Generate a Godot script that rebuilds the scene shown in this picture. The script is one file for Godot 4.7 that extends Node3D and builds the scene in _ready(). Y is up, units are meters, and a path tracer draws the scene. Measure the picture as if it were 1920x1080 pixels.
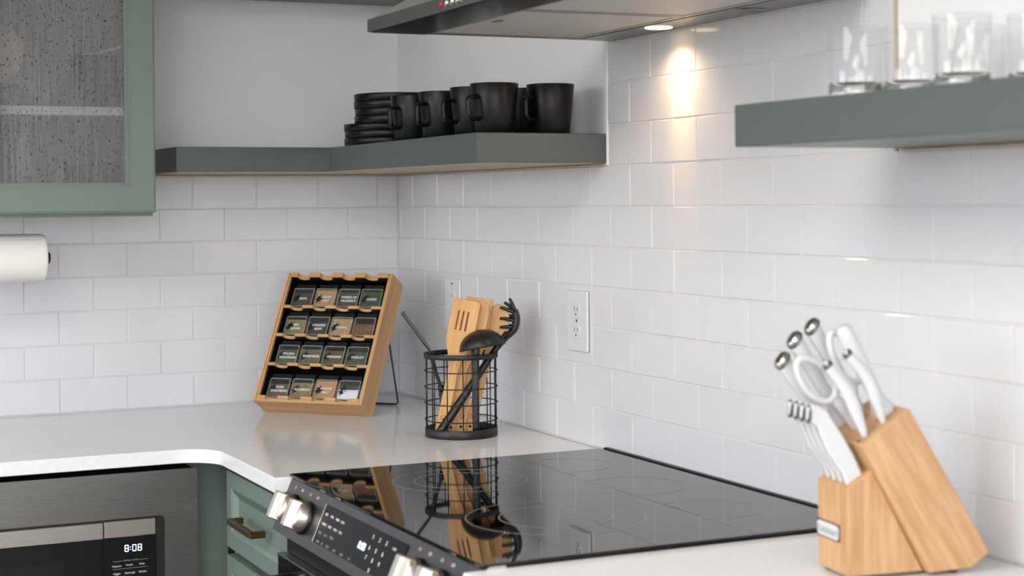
extends Node3D

var M := {}          # materials by name
var used := {}       # names given to top-level nodes
var rng := RandomNumberGenerator.new()

# ------------------------------------------------------------------ light and exposure
const CEILING_FILL_ENERGY := 6.0
const HOOD_BEAM := 0.24
const HOOD_SPILL := 0.11
const SKY_ENERGY := 3.0
const EXPOSURE := 0.75

func _ready() -> void:
	rng.seed = 7
	var cam := Camera3D.new()
	cam.name = "camera"
	var near := 0.05
	var px := near / 3104.23
	cam.transform = Transform3D(Basis(Vector3.UP, YAW) * Basis(Vector3.BACK, -0.0095), Vector3(-1.5085, 0.480, 3.8954))
	add_child(cam)
	var lens := CameraAttributesPhysical.new()
	lens.frustum_focal_length = 58.0
	lens.frustum_focus_distance = 3.25
	lens.frustum_near = near
	lens.frustum_far = 60.0
	lens.exposure_aperture = 4.5
	cam.attributes = lens
	cam.set_frustum(1080.0 * px, Vector2(0, -162.74 * px), near, 60.0)
	cam.current = true
	var we := WorldEnvironment.new()
	we.name = "environment"
	var e := Environment.new()
	var sky := Sky.new()
	var sm := ProceduralSkyMaterial.new()
	sm.sky_top_color = Color(0.80, 0.86, 0.95)
	sm.sky_horizon_color = Color(0.93, 0.94, 0.96)
	sm.ground_horizon_color = Color(0.70, 0.69, 0.66)
	sm.ground_bottom_color = Color(0.45, 0.44, 0.42)
	sm.sky_energy_multiplier = SKY_ENERGY
	sm.ground_energy_multiplier = SKY_ENERGY
	sky.sky_material = sm
	e.background_mode = Environment.BG_SKY
	e.sky = sky
	e.tonemap_mode = Environment.TONE_MAPPER_LINEAR
	e.tonemap_exposure = EXPOSURE
	e.sdfgi_enabled = true
	e.ssao_enabled = true
	e.ssil_enabled = true
	we.environment = e
	add_child(we)
	make_materials()
	build_room()
	build_worktops()
	build_base_cabinets()
	build_range()
	build_microwave()
	build_upper_cabinet()
	build_shelves()
	build_hood()
	build_knife_block()
	build_spice_rack()
	build_caddy()
	build_mugs()
	build_plates()
	build_tumblers()
	build_paper_towel()
	build_outlets()

# ------------------------------------------------------------------ helpers: nodes
func numbered(called: String) -> String:
	if not used.has(called):
		used[called] = 0
		return called
	used[called] += 1
	return "%s_%03d" % [called, used[called]]

func tag(o: Node, label: String, category: String, group := "") -> void:
	o.set_meta("label", label)
	o.set_meta("category", category)
	if group != "":
		o.set_meta("group", group)

func thing(called: String, label: String, category: String, at := Vector3.ZERO, basis := Basis(), group := "") -> Node3D:
	var o := Node3D.new()
	o.name = numbered(called)
	o.transform = Transform3D(basis, at)
	add_child(o)
	tag(o, label, category, group)
	return o

func part(called: String, mesh: Mesh, mat: Material, parent: Node3D, at := Vector3.ZERO, basis := Basis()) -> MeshInstance3D:
	var o := MeshInstance3D.new()
	o.name = called
	o.mesh = mesh
	o.material_override = mat
	o.transform = Transform3D(basis, at)
	parent.add_child(o, true)
	return o

func struct(called: String, mesh: Mesh, mat: Material, at := Vector3.ZERO) -> MeshInstance3D:
	var o := MeshInstance3D.new()
	o.name = called
	used[called] = 0
	o.mesh = mesh
	o.material_override = mat
	o.position = at
	o.set_meta("kind", "structure")
	add_child(o)
	return o

func copy(o: Node3D, label: String, at: Vector3, basis: Basis) -> Node3D:
	var c: Node3D = o.duplicate()
	c.name = numbered(String(o.name))
	add_child(c)
	c.transform = Transform3D(basis, at)
	c.set_meta("label", label)
	return c

# ------------------------------------------------------------------ helpers: shapes
func mb() -> SurfaceTool:
	var st := SurfaceTool.new()
	st.begin(Mesh.PRIMITIVE_TRIANGLES)
	return st

func tri(st: SurfaceTool, a: Vector3, b: Vector3, c: Vector3, n: Vector3) -> void:
	# front faces run clockwise: the cross product of the edges points away from the outward normal n
	if (b - a).cross(c - a).dot(n) > 0.0:
		var t := b
		b = c
		c = t
	for v in [a, b, c]:
		st.set_uv(Vector2(v.x, v.y))
		st.add_vertex(v)

func quad(st: SurfaceTool, a: Vector3, b: Vector3, c: Vector3, d: Vector3, n: Vector3) -> void:
	tri(st, a, b, c, n)
	tri(st, a, c, d, n)

func done(st: SurfaceTool) -> ArrayMesh:
	st.generate_normals()
	return st.commit()

# a box from lo to hi with chamfered edges
func add_box(st: SurfaceTool, lo: Vector3, hi: Vector3, bev := 0.0) -> void:
	st.set_smooth_group(-1)
	var c := (lo + hi) * 0.5
	var h := (hi - lo) * 0.5
	var e: float = minf(bev, minf(h.x, minf(h.y, h.z)) * 0.9)
	for ax in 3:
		var u := (ax + 1) % 3
		var v := (ax + 2) % 3
		for s in [-1.0, 1.0]:
			var p: Array[Vector3] = []
			for q in [[-1, -1], [1, -1], [1, 1], [-1, 1]]:
				var w := Vector3()
				w[ax] = s * h[ax]
				w[u] = q[0] * (h[u] - e)
				w[v] = q[1] * (h[v] - e)
				p.append(c + w)
			var n := Vector3()
			n[ax] = s
			quad(st, p[0], p[1], p[2], p[3], n)
	if e <= 0.0:
		return
	for ax in 3:                       # edges along ax
		var u := (ax + 1) % 3
		var v := (ax + 2) % 3
		for su in [-1.0, 1.0]:
			for sv in [-1.0, 1.0]:
				var p: Array[Vector3] = []
				for q in [[0, -1], [0, 1], [1, 1], [1, -1]]:
					var w := Vector3()
					w[ax] = q[1] * (h[ax] - e)
					w[u] = su * (h[u] - (e if q[0] == 1 else 0.0))
					w[v] = sv * (h[v] - (e if q[0] == 0 else 0.0))
					p.append(c + w)
				var n := Vector3()
				n[u] = su
				n[v] = sv
				quad(st, p[0], p[1], p[2], p[3], n)
	for sx in [-1.0, 1.0]:
		for sy in [-1.0, 1.0]:
			for sz in [-1.0, 1.0]:
				var s := Vector3(sx, sy, sz)
				var p: Array[Vector3] = []
				for ax in 3:
					var w := s * (h - Vector3(e, e, e))
					w[ax] = s[ax] * h[ax]
					p.append(c + w)
				tri(st, p[0], p[1], p[2], s)

func box(lo: Vector3, hi: Vector3, bev := 0.0) -> ArrayMesh:
	var st := mb()
	add_box(st, lo, hi, bev)
	return done(st)

# profile of (radius, height) turned round the y axis; the outside lies to the right of the way along the profile
func add_lathe(st: SurfaceTool, prof: Array, seg := 40, sharp := false) -> void:
	st.set_smooth_group(-1 if sharp else 1)
	for i in prof.size() - 1:
		var a: Vector2 = prof[i]
		var b: Vector2 = prof[i + 1]
		var d := b - a
		for j in seg:
			var t0 := TAU * j / seg
			var t1 := TAU * (j + 1) / seg
			var tm := (t0 + t1) * 0.5
			var n := Vector3(d.y * cos(tm), -d.x, d.y * sin(tm))
			var p00 := Vector3(a.x * cos(t0), a.y, a.x * sin(t0))
			var p01 := Vector3(a.x * cos(t1), a.y, a.x * sin(t1))
			var p10 := Vector3(b.x * cos(t0), b.y, b.x * sin(t0))
			var p11 := Vector3(b.x * cos(t1), b.y, b.x * sin(t1))
			if a.x > 1e-6:
				tri(st, p00, p01, p11, n) if b.x > 1e-6 else tri(st, p00, p01, p10, n)
			if b.x > 1e-6:
				tri(st, p00, p11, p10, n)

func lathe(prof: Array, seg := 40, sharp := false) -> ArrayMesh:
	var st := mb()
	add_lathe(st, prof, seg, sharp)
	return done(st)

# a tube along pts; radii is one number or one per point; flat squashes it across the «side» direction
func add_tube(st: SurfaceTool, pts: Array, radii, seg := 10, closed := false, flat := 1.0, side := Vector3.ZERO) -> void:
	st.set_smooth_group(1)
	var n := pts.size()
	var rings := []
	var x := Vector3.ZERO
	for i in n:
		var p: Vector3 = pts[i]
		var prev: Vector3 = pts[(i - 1 + n) % n] if closed or i > 0 else p
		var next: Vector3 = pts[(i + 1) % n] if closed or i < n - 1 else p
		var t := (next - prev).normalized()
		if side != Vector3.ZERO:
			x = (side - t * side.dot(t)).normalized()
		elif i == 0:
			x = t.cross(Vector3(0.13, 0.31, 0.94)).normalized()
			if x.length() < 0.5:
				x = t.cross(Vector3.UP).normalized()
		else:
			x = (x - t * x.dot(t)).normalized()
		var y := t.cross(x)
		var r: float = radii[i] if radii is Array else radii
		var ring := []
		for j in seg:
			var a := TAU * j / seg
			ring.append(p + x * cos(a) * r * flat + y * sin(a) * r)
		rings.append(ring)
	for i in (n if closed else n - 1):
		var A: Array = rings[i]
		var B: Array = rings[(i + 1) % n]
		var mid: Vector3 = (pts[i] + pts[(i + 1) % n]) * 0.5
		for j in seg:
			var k := (j + 1) % seg
			var out: Vector3 = (A[j] + A[k] + B[j] + B[k]) * 0.25 - mid
			quad(st, A[j], A[k], B[k], B[j], out)
	if not closed:
		for e in [0, n - 1]:
			var out: Vector3 = pts[0] - pts[1] if e == 0 else pts[n - 1] - pts[n - 2]
			for j in seg:
				tri(st, pts[e], rings[e][j], rings[e][(j + 1) % seg], out)

func tube(pts: Array, radii, seg := 10, closed := false, flat := 1.0, side := Vector3.ZERO) -> ArrayMesh:
	var st := mb()
	add_tube(st, pts, radii, seg, closed, flat, side)
	return done(st)

# an outline in the plane of ax and ay pushed from z0 to z1 along az, with a small chamfer all round
func add_slab(st: SurfaceTool, poly: PackedVector2Array, z0: float, z1: float, ax := Vector3.RIGHT, ay := Vector3.UP, az := Vector3.BACK, bev := 0.0, smooth := false) -> void:
	if Geometry2D.is_polygon_clockwise(poly):
		poly = poly.duplicate()
		poly.reverse()
	var inner := poly
	if bev > 0.0:
		var off := Geometry2D.offset_polygon(poly, -bev, Geometry2D.JOIN_MITER)
		if off.size() == 1 and off[0].size() == poly.size():
			inner = off[0]
			if Geometry2D.is_polygon_clockwise(inner):
				inner.reverse()
			var best := 0
			for i in inner.size():
				if inner[i].distance_to(poly[0]) < inner[best].distance_to(poly[0]):
					best = i
			var turned := PackedVector2Array()
			for i in inner.size():
				turned.append(inner[(i + best) % inner.size()])
			inner = turned
		else:
			bev = 0.0
	var P := func(v: Vector2, z: float) -> Vector3: return ax * v.x + ay * v.y + az * z
	st.set_smooth_group(-1)
	var idx := Geometry2D.triangulate_polygon(inner)
	for i in range(0, idx.size(), 3):
		for s in [[z0, -az], [z1, az]]:
			tri(st, P.call(inner[idx[i]], s[0]), P.call(inner[idx[i + 1]], s[0]), P.call(inner[idx[i + 2]], s[0]), s[1])
	var n := poly.size()
	for i in n:
		var j := (i + 1) % n
		var e := poly[j] - poly[i]
		var out := ax * e.y - ay * e.x
		st.set_smooth_group(1 if smooth else -1)
		quad(st, P.call(poly[i], z0 + bev), P.call(poly[j], z0 + bev), P.call(poly[j], z1 - bev), P.call(poly[i], z1 - bev), out)
		if bev > 0.0:
			st.set_smooth_group(-1)
			quad(st, P.call(poly[i], z1 - bev), P.call(poly[j], z1 - bev), P.call(inner[j], z1), P.call(inner[i], z1), out.normalized() + az)
			quad(st, P.call(poly[i], z0 + bev), P.call(poly[j], z0 + bev), P.call(inner[j], z0), P.call(inner[i], z0), out.normalized() - az)

func slab(poly: PackedVector2Array, z0: float, z1: float, ax := Vector3.RIGHT, ay := Vector3.UP, az := Vector3.BACK, bev := 0.0, smooth := false) -> ArrayMesh:
	var st := mb()
	add_slab(st, poly, z0, z1, ax, ay, az, bev, smooth)
	return done(st)

func round_rect(lo: Vector2, hi: Vector2, r: float, k := 6) -> PackedVector2Array:
	var p := PackedVector2Array()
	var cs := [Vector2(hi.x - r, hi.y - r), Vector2(lo.x + r, hi.y - r), Vector2(lo.x + r, lo.y + r), Vector2(hi.x - r, lo.y + r)]
	for i in 4:
		for j in k + 1:
			var a := PI / 2 * (i + float(j) / k)
			p.append(cs[i] + Vector2(cos(a), sin(a)) * r)
	return p

# a flat frame between two outlines with the same number of points, from z0 to z1
func ring_slab(outer: PackedVector2Array, inner: PackedVector2Array, z0: float, z1: float, ax := Vector3.RIGHT, ay := Vector3.UP, az := Vector3.BACK) -> ArrayMesh:
	var st := mb()
	st.set_smooth_group(-1)
	var P := func(v: Vector2, z: float) -> Vector3: return ax * v.x + ay * v.y + az * z
	var n := outer.size()
	for i in n:
		var j := (i + 1) % n
		quad(st, P.call(outer[i], z1), P.call(outer[j], z1), P.call(inner[j], z1), P.call(inner[i], z1), az)
		quad(st, P.call(outer[i], z0), P.call(outer[j], z0), P.call(inner[j], z0), P.call(inner[i], z0), -az)
		var e := outer[j] - outer[i]
		quad(st, P.call(outer[i], z0), P.call(outer[j], z0), P.call(outer[j], z1), P.call(outer[i], z1), ax * e.y - ay * e.x)
		e = inner[j] - inner[i]
		quad(st, P.call(inner[i], z0), P.call(inner[j], z0), P.call(inner[j], z1), P.call(inner[i], z1), ay * e.x - ax * e.y)
	return done(st)

func disc_ring(r0: float, r1: float, h: float, seg := 64) -> ArrayMesh:
	return lathe([Vector2(r1, 0), Vector2(r1, h), Vector2(r0, h), Vector2(r0, 0)], seg, true)

func letters(s: String, height: float, bold := false, mono := false) -> TextMesh:
	var t := TextMesh.new()
	var f := SystemFont.new()
	f.font_names = PackedStringArray(["Droid Sans Mono" if mono else "Droid Sans"])
	f.font_weight = 700 if bold else 400
	t.font = f
	t.font_size = 32
	t.pixel_size = height / 24.0
	t.depth = 0.0003
	t.curve_step = 2.0
	t.text = s
	return t

func smooth_path(pts: Array, per := 6) -> Array:
	var out := []
	for i in pts.size() - 1:
		var a: Vector3 = pts[maxi(i - 1, 0)]
		var b: Vector3 = pts[i]
		var c: Vector3 = pts[i + 1]
		var d: Vector3 = pts[mini(i + 2, pts.size() - 1)]
		for j in per:
			out.append(b.cubic_interpolate(c, a, d, float(j) / per))
	out.append(pts[-1])
	return out

# rounds the corners of a path of straight runs
func bent(pts: Array, r: float, k := 5) -> Array:
	var out := [pts[0]]
	for i in range(1, pts.size() - 1):
		var p: Vector3 = pts[i]
		var a: Vector3 = p + (pts[i - 1] - p).normalized() * r
		var b: Vector3 = p + (pts[i + 1] - p).normalized() * r
		for j in k + 1:
			var t := float(j) / k
			out.append(a.lerp(p, t).lerp(p.lerp(b, t), t))
	out.append(pts[-1])
	return out

# ------------------------------------------------------------------ helpers: materials
func mat(called: String, c: Color, rough := 0.5, metal := 0.0) -> StandardMaterial3D:
	var m := StandardMaterial3D.new()
	m.resource_name = called
	m.albedo_color = c
	m.roughness = rough
	m.metallic = metal
	M[called] = m
	return m

func noise(seed_: int, freq: float, oct := 3) -> FastNoiseLite:
	var n := FastNoiseLite.new()
	n.seed = seed_
	n.frequency = freq
	n.fractal_octaves = oct
	n.noise_type = FastNoiseLite.TYPE_SIMPLEX_SMOOTH
	return n

# grain that runs along the picture's y; lo and hi are its two tones
func grain(seed_: int, lo: Color, hi: Color, along := 0.05, across := 1.0, rings := 0.0) -> ImageTexture:
	var im := Image.create(512, 512, false, Image.FORMAT_RGB8)
	var a := noise(seed_, 0.02, 4)
	var b := noise(seed_ + 7, 0.006, 2)
	for y in 512:
		for x in 512:
			var v := 0.5 + 0.5 * a.get_noise_2d(x * across * 4.0, y * along * 4.0) + 0.35 * b.get_noise_2d(x * across, y * along * 3.0)
			if rings > 0.0:
				v += rings * sin(x * 0.20 + 9.0 * b.get_noise_2d(x * 0.5, y * 0.12))
			im.set_pixel(x, y, lo.lerp(hi, clampf(v, 0, 1)))
	return ImageTexture.create_from_image(im)

func specks(seed_: int, cols: Array, size := 2) -> ImageTexture:
	var r := RandomNumberGenerator.new()
	r.seed = seed_
	var im := Image.create(256, 256, false, Image.FORMAT_RGB8)
	im.fill(cols[0])
	for i in 9000:
		var c: Color = cols[r.randi() % cols.size()]
		c = c.darkened(r.randf() * 0.35)
		var w := 1 + r.randi() % (size + 1)
		var h := 1 + r.randi() % (size + 2)
		im.fill_rect(Rect2i(r.randi() % 256, r.randi() % 256, w, h), c)
	return ImageTexture.create_from_image(im)

func wood(called: String, tex: Texture2D, scale: Vector3, rough: float) -> StandardMaterial3D:
	var m := mat(called, Color.WHITE, rough)
	m.albedo_texture = tex
	m.uv1_triplanar = true
	m.uv1_scale = scale
	m.uv1_offset = Vector3(0.5, 0.5, 0.5)
	return m

func make_materials() -> void:
	var t := mat("tile", Color(0.83, 0.83, 0.838), 0.12)
	t.metallic_specular = 0.5
	mat("grout", Color(0.82, 0.81, 0.79), 0.8)
	mat("caulk", Color(0.74, 0.68, 0.60), 0.7)
	mat("white_caulk", Color(0.90, 0.90, 0.89), 0.35)
	mat("paint", Color(0.925, 0.925, 0.925), 0.75)
	mat("ceiling", Color(0.88, 0.88, 0.87), 0.9)
	mat("floor", Color(0.40, 0.33, 0.27), 0.5)
	mat("trim", Color(0.9, 0.9, 0.9), 0.4)
	var q := mat("quartz", Color(0.905, 0.905, 0.903), 0.10)
	q.metallic_specular = 0.26
	var qi := Image.create(256, 256, false, Image.FORMAT_RGB8)
	var qn := noise(4, 0.09, 3)
	for y in 256:
		for x in 256:
			var v := 0.985 + 0.015 * qn.get_noise_2d(x, y)
			qi.set_pixel(x, y, Color(v, v, v))
	q.albedo_texture = ImageTexture.create_from_image(qi)
	q.uv1_triplanar = true
	q.uv1_scale = Vector3(3, 3, 3)
	mat("green", Color(0.435, 0.490, 0.450), 0.42)
	mat("green_shelf", Color(0.315, 0.345, 0.335), 0.32)
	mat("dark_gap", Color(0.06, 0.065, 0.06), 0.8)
	mat("inside", Color(0.60, 0.60, 0.59), 0.7)
	# brushed steel: fine streaks along the picture's x
	var si := Image.create(256, 256, false, Image.FORMAT_RGB8)
	var sn := noise(11, 0.05, 4)
	for y in 256:
		for x in 256:
			var v := 0.78 + 0.045 * sn.get_noise_2d(x * 0.25, y * 9.0)
			si.set_pixel(x, y, Color(v * 1.0, v * 0.985, v * 0.955))
	var sm := mat("steel", Color(0.66, 0.655, 0.65), 0.28, 1.0)
	sm.albedo_texture = ImageTexture.create_from_image(si)
	sm.uv1_triplanar = true
	sm.uv1_scale = Vector3(3, 3, 3)
	var ss := mat("lit_strip_steel", Color(0.84, 0.82, 0.79), 0.34, 1.0)  # same steel as the surround, lightened to imitate light the strips catch
	ss.albedo_texture = sm.albedo_texture
	ss.uv1_triplanar = true
	ss.uv1_scale = Vector3(3, 3, 3)
	mat("hood_steel", Color(0.72, 0.72, 0.70), 0.36, 0.9)
	mat("hood_front", Color(0.55, 0.56, 0.56), 0.35, 1.0)
	mat("panel_steel", Color(0.34, 0.34, 0.35), 0.36, 1.0)
	mat("chrome", Color(0.78, 0.77, 0.75), 0.14, 1.0)
	mat("dark_chrome", Color(0.45, 0.45, 0.45), 0.2, 1.0)
	mat("knob_steel", Color(0.84, 0.81, 0.77), 0.36, 1.0)
	mat("brass", Color(0.40, 0.30, 0.20), 0.35, 1.0)
	mat("black_glass", Color(0.012, 0.012, 0.013), 0.03)
	mat("black_plastic", Color(0.03, 0.03, 0.032), 0.4)
	mat("black_gloss", Color(0.05, 0.05, 0.053), 0.12)
	mat("window_dark", Color(0.07, 0.07, 0.075), 0.15)
	mat("stoneware", Color(0.050, 0.048, 0.048), 0.36).metallic_specular = 0.38
	mat("black_wire", Color(0.045, 0.046, 0.05), 0.45)
	mat("black_nylon", Color(0.075, 0.077, 0.08), 0.38)
	mat("ring_print", Color(0.42, 0.42, 0.43), 0.3)
	mat("print_white", Color(0.85, 0.85, 0.85), 0.6)
	mat("print_grey", Color(0.55, 0.55, 0.55), 0.6)
	mat("print_black", Color(0.012, 0.012, 0.014), 0.5)
	mat("print_red", Color(0.75, 0.10, 0.10), 0.5)
	mat("burn_mark", Color(0.20, 0.11, 0.05), 0.8)
	mat("plate_white", Color(0.83, 0.83, 0.83), 0.3)
	mat("slot_dark", Color(0.25, 0.25, 0.25), 0.6)
	mat("paper", Color(0.93, 0.92, 0.90), 0.95)
	mat("handle_white", Color(0.82, 0.82, 0.82), 0.25)
	mat("cream", Color(0.90, 0.83, 0.77), 0.4)
	mat("grey_dish", Color(0.20, 0.20, 0.20), 0.4)
	wood("bamboo_up", grain(21, Color(0.67, 0.50, 0.33), Color(0.83, 0.67, 0.47), 0.06, 2.2), Vector3(1.5, 1.5, 1.5), 0.42)
	wood("bamboo_across", grain(22, Color(0.67, 0.50, 0.33), Color(0.83, 0.67, 0.47), 2.2, 0.06), Vector3(1.5, 1.5, 1.5), 0.42)
	wood("utensil_wood", grain(23, Color(0.75, 0.545, 0.32), Color(0.89, 0.70, 0.46), 0.12, 3.0), Vector3(1.7, 1.7, 1.7), 0.5)
	wood("block_wood", grain(24, Color(0.71, 0.535, 0.36), Color(0.83, 0.67, 0.50), 0.10, 1.2, 0.10), Vector3(2, 2, 2), 0.42)
	var g := mat("clear_glass", Color(1, 1, 1, 0.0), 0.0)
	g.refraction_enabled = true
	g.refraction_scale = 0.05
	var tg := mat("tumbler_glass", Color(0.62, 0.64, 0.65, 0.055), 0.02)
	tg.transparency = BaseMaterial3D.TRANSPARENCY_ALPHA
	tg.metallic_specular = 0.38
	var j := mat("jar_glass", Color(1, 1, 1, 0.03), 0.03)
	j.transparency = BaseMaterial3D.TRANSPARENCY_ALPHA
	var je := mat("jar_edge_glint", Color(0.80, 0.83, 0.80, 0.30), 0.1)  # pale tint puts the glints on the jar edges into colour
	je.transparency = BaseMaterial3D.TRANSPARENCY_ALPHA
	var bd := mat("display_black", Color(0.02, 0.02, 0.022), 0.15)
	bd.metallic_specular = 0.18
	# rain-patterned cabinet glass: grey streaks and dark specks that are part of the pane
	var gi := Image.create(512, 1024, false, Image.FORMAT_RGBA8)
	var hi_ := Image.create(512, 1024, false, Image.FORMAT_RGB8)
	var gn := noise(31, 0.06, 3)
	var gm := noise(32, 0.03, 2)
	for y in 1024:
		for x in 512:
			var s := gn.get_noise_2d(x * 2.2, y * 0.05)
			var d := gm.get_noise_2d(x * 3.2, y * 1.7)
			var dark := smoothstep(0.50, 0.60, d)
			var v := clampf(0.56 + 0.10 * s, 0, 1)
			gi.set_pixel(x, y, Color(v, v, v * 1.01, 0.35 + 0.08 * s).lerp(Color(0.13, 0.13, 0.13, 0.62), dark))
			var h := 0.5 + 0.5 * s - 0.3 * dark
			hi_.set_pixel(x, y, Color(h, h, h))
	var p := mat("rain_glass", Color.WHITE, 0.22)
	p.transparency = BaseMaterial3D.TRANSPARENCY_ALPHA
	p.albedo_texture = ImageTexture.create_from_image(gi)
	p.uv1_triplanar = true
	p.uv1_scale = Vector3(3.2, 1.6, 3.2)
	hi_.bump_map_to_normal_map(1.0)
	p.normal_enabled = true
	p.normal_scale = 0.4
	p.normal_texture = ImageTexture.create_from_image(hi_)
	# fine perforated filter mesh
	var fi := Image.create(64, 64, false, Image.FORMAT_RGB8)
	for y in 64:
		for x in 64:
			var on := (x % 8) < 3 and (y % 8) < 3
			fi.set_pixel(x, y, Color(0.30, 0.29, 0.28) if on else Color(0.86, 0.85, 0.83))
	var f := mat("filter_mesh", Color.WHITE, 0.5, 0.35)
	f.albedo_texture = ImageTexture.create_from_image(fi)
	f.uv1_triplanar = true
	f.uv1_scale = Vector3(19, 19, 19)
	var lamp := mat("lamp_glow", Color(1, 0.95, 0.85), 0.3)
	lamp.emission_enabled = true
	lamp.emission = Color(1.0, 0.86, 0.66)
	lamp.emission_energy_multiplier = 6.0
	var led := mat("display_glow", Color(0.8, 0.85, 1.0), 0.3)
	led.emission_enabled = true
	led.emission = Color(0.80, 0.86, 1.0)
	led.emission_energy_multiplier = 2.2
	var pl := mat("fill_panel_glow", Color(1, 1, 1), 0.5)  # glow of the added ceiling panels
	pl.emission_enabled = true
	pl.emission = Color(1.0, 0.97, 0.93)
	pl.emission_energy_multiplier = 3.0

# ------------------------------------------------------------------ the room
const ROW := 0.0778        # height of a course of tiles
const LEN := 0.15650       # length of a tile
const TOP := 0.4685        # height of one of the joints
const YAW := -0.4386

func wall_with_opening(lo: Vector3, hi: Vector3, ax: int, a0: float, a1: float, y0: float, y1: float) -> ArrayMesh:
	var st := mb()
	var c := [[lo[ax], a0, lo.y, hi.y], [a1, hi[ax], lo.y, hi.y], [a0, a1, lo.y, y0], [a0, a1, y1, hi.y]]
	for r in c:
		var l := lo
		var h := hi
		l[ax] = r[0]
		h[ax] = r[1]
		l.y = r[2]
		h.y = r[3]
		if h[ax] - l[ax] > 0.001 and h.y - l.y > 0.001:
			add_box(st, l, h)
	return done(st)

func window_frame(called: String, ax: int, at: float, a0: float, a1: float, y0: float, y1: float) -> void:
	var st := mb()
	var w := 0.05
	var mid := (a0 + a1) * 0.5
	for r in [[a0, a0 + w, y0, y1], [a1 - w, a1, y0, y1], [mid - w * 0.5, mid + w * 0.5, y0, y1], [a0, a1, y0, y0 + w], [a0, a1, y1 - w, y1]]:
		var l := Vector3(at - 0.03, r[2], at - 0.03)
		var h := Vector3(at + 0.03, r[3], at + 0.03)
		l[ax] = r[0]
		h[ax] = r[1]
		add_box(st, l, h, 0.004)
	struct(called, done(st), M.trim)

# one course of tiles on a wall; «across» runs along the wall, the face looks along «out»
func course(wall: Node3D, k: int, s0: float, s1: float, phase: float, sign_: float, across: Vector3, out: Vector3) -> void:
	var y0 := maxf(TOP - (k + 1) * ROW, 0.0012)
	var y1 := TOP - k * ROW
	var g := 0.0011
	var j := -60
	if posmod(k, 2) == 1:
		j += 1
	while j < 80:
		var a := phase + j * LEN * 0.5
		var b := a + LEN
		j += 2
		a = maxf(a, s0)
		b = minf(b, s1)
		if b - a < 0.012:
			continue
		var w := b - a - 2.0 * g
		var h := y1 - y0 - 2.0 * g
		var key := "%d_%d" % [roundi(w * 2000), roundi(h * 2000)]
		if not tile_shapes.has(key):
			tile_shapes[key] = box(Vector3(-w / 2, -h / 2, -0.0055), Vector3(w / 2, h / 2, 0), 0.0011)
		var t := part("tile", tile_shapes[key], M.tile, wall)
		var basis := Basis(across * sign_, Vector3.UP, out) * Basis.from_euler(Vector3(rng.randf_range(-0.006, 0.006), rng.randf_range(-0.0045, 0.0045), 0))
		t.transform = Transform3D(basis, across * (a + b) * 0.5 + Vector3.UP * (y0 + y1) * 0.5 + out * rng.randf_range(-0.0006, 0.0005))

var tile_shapes := {}

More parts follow.
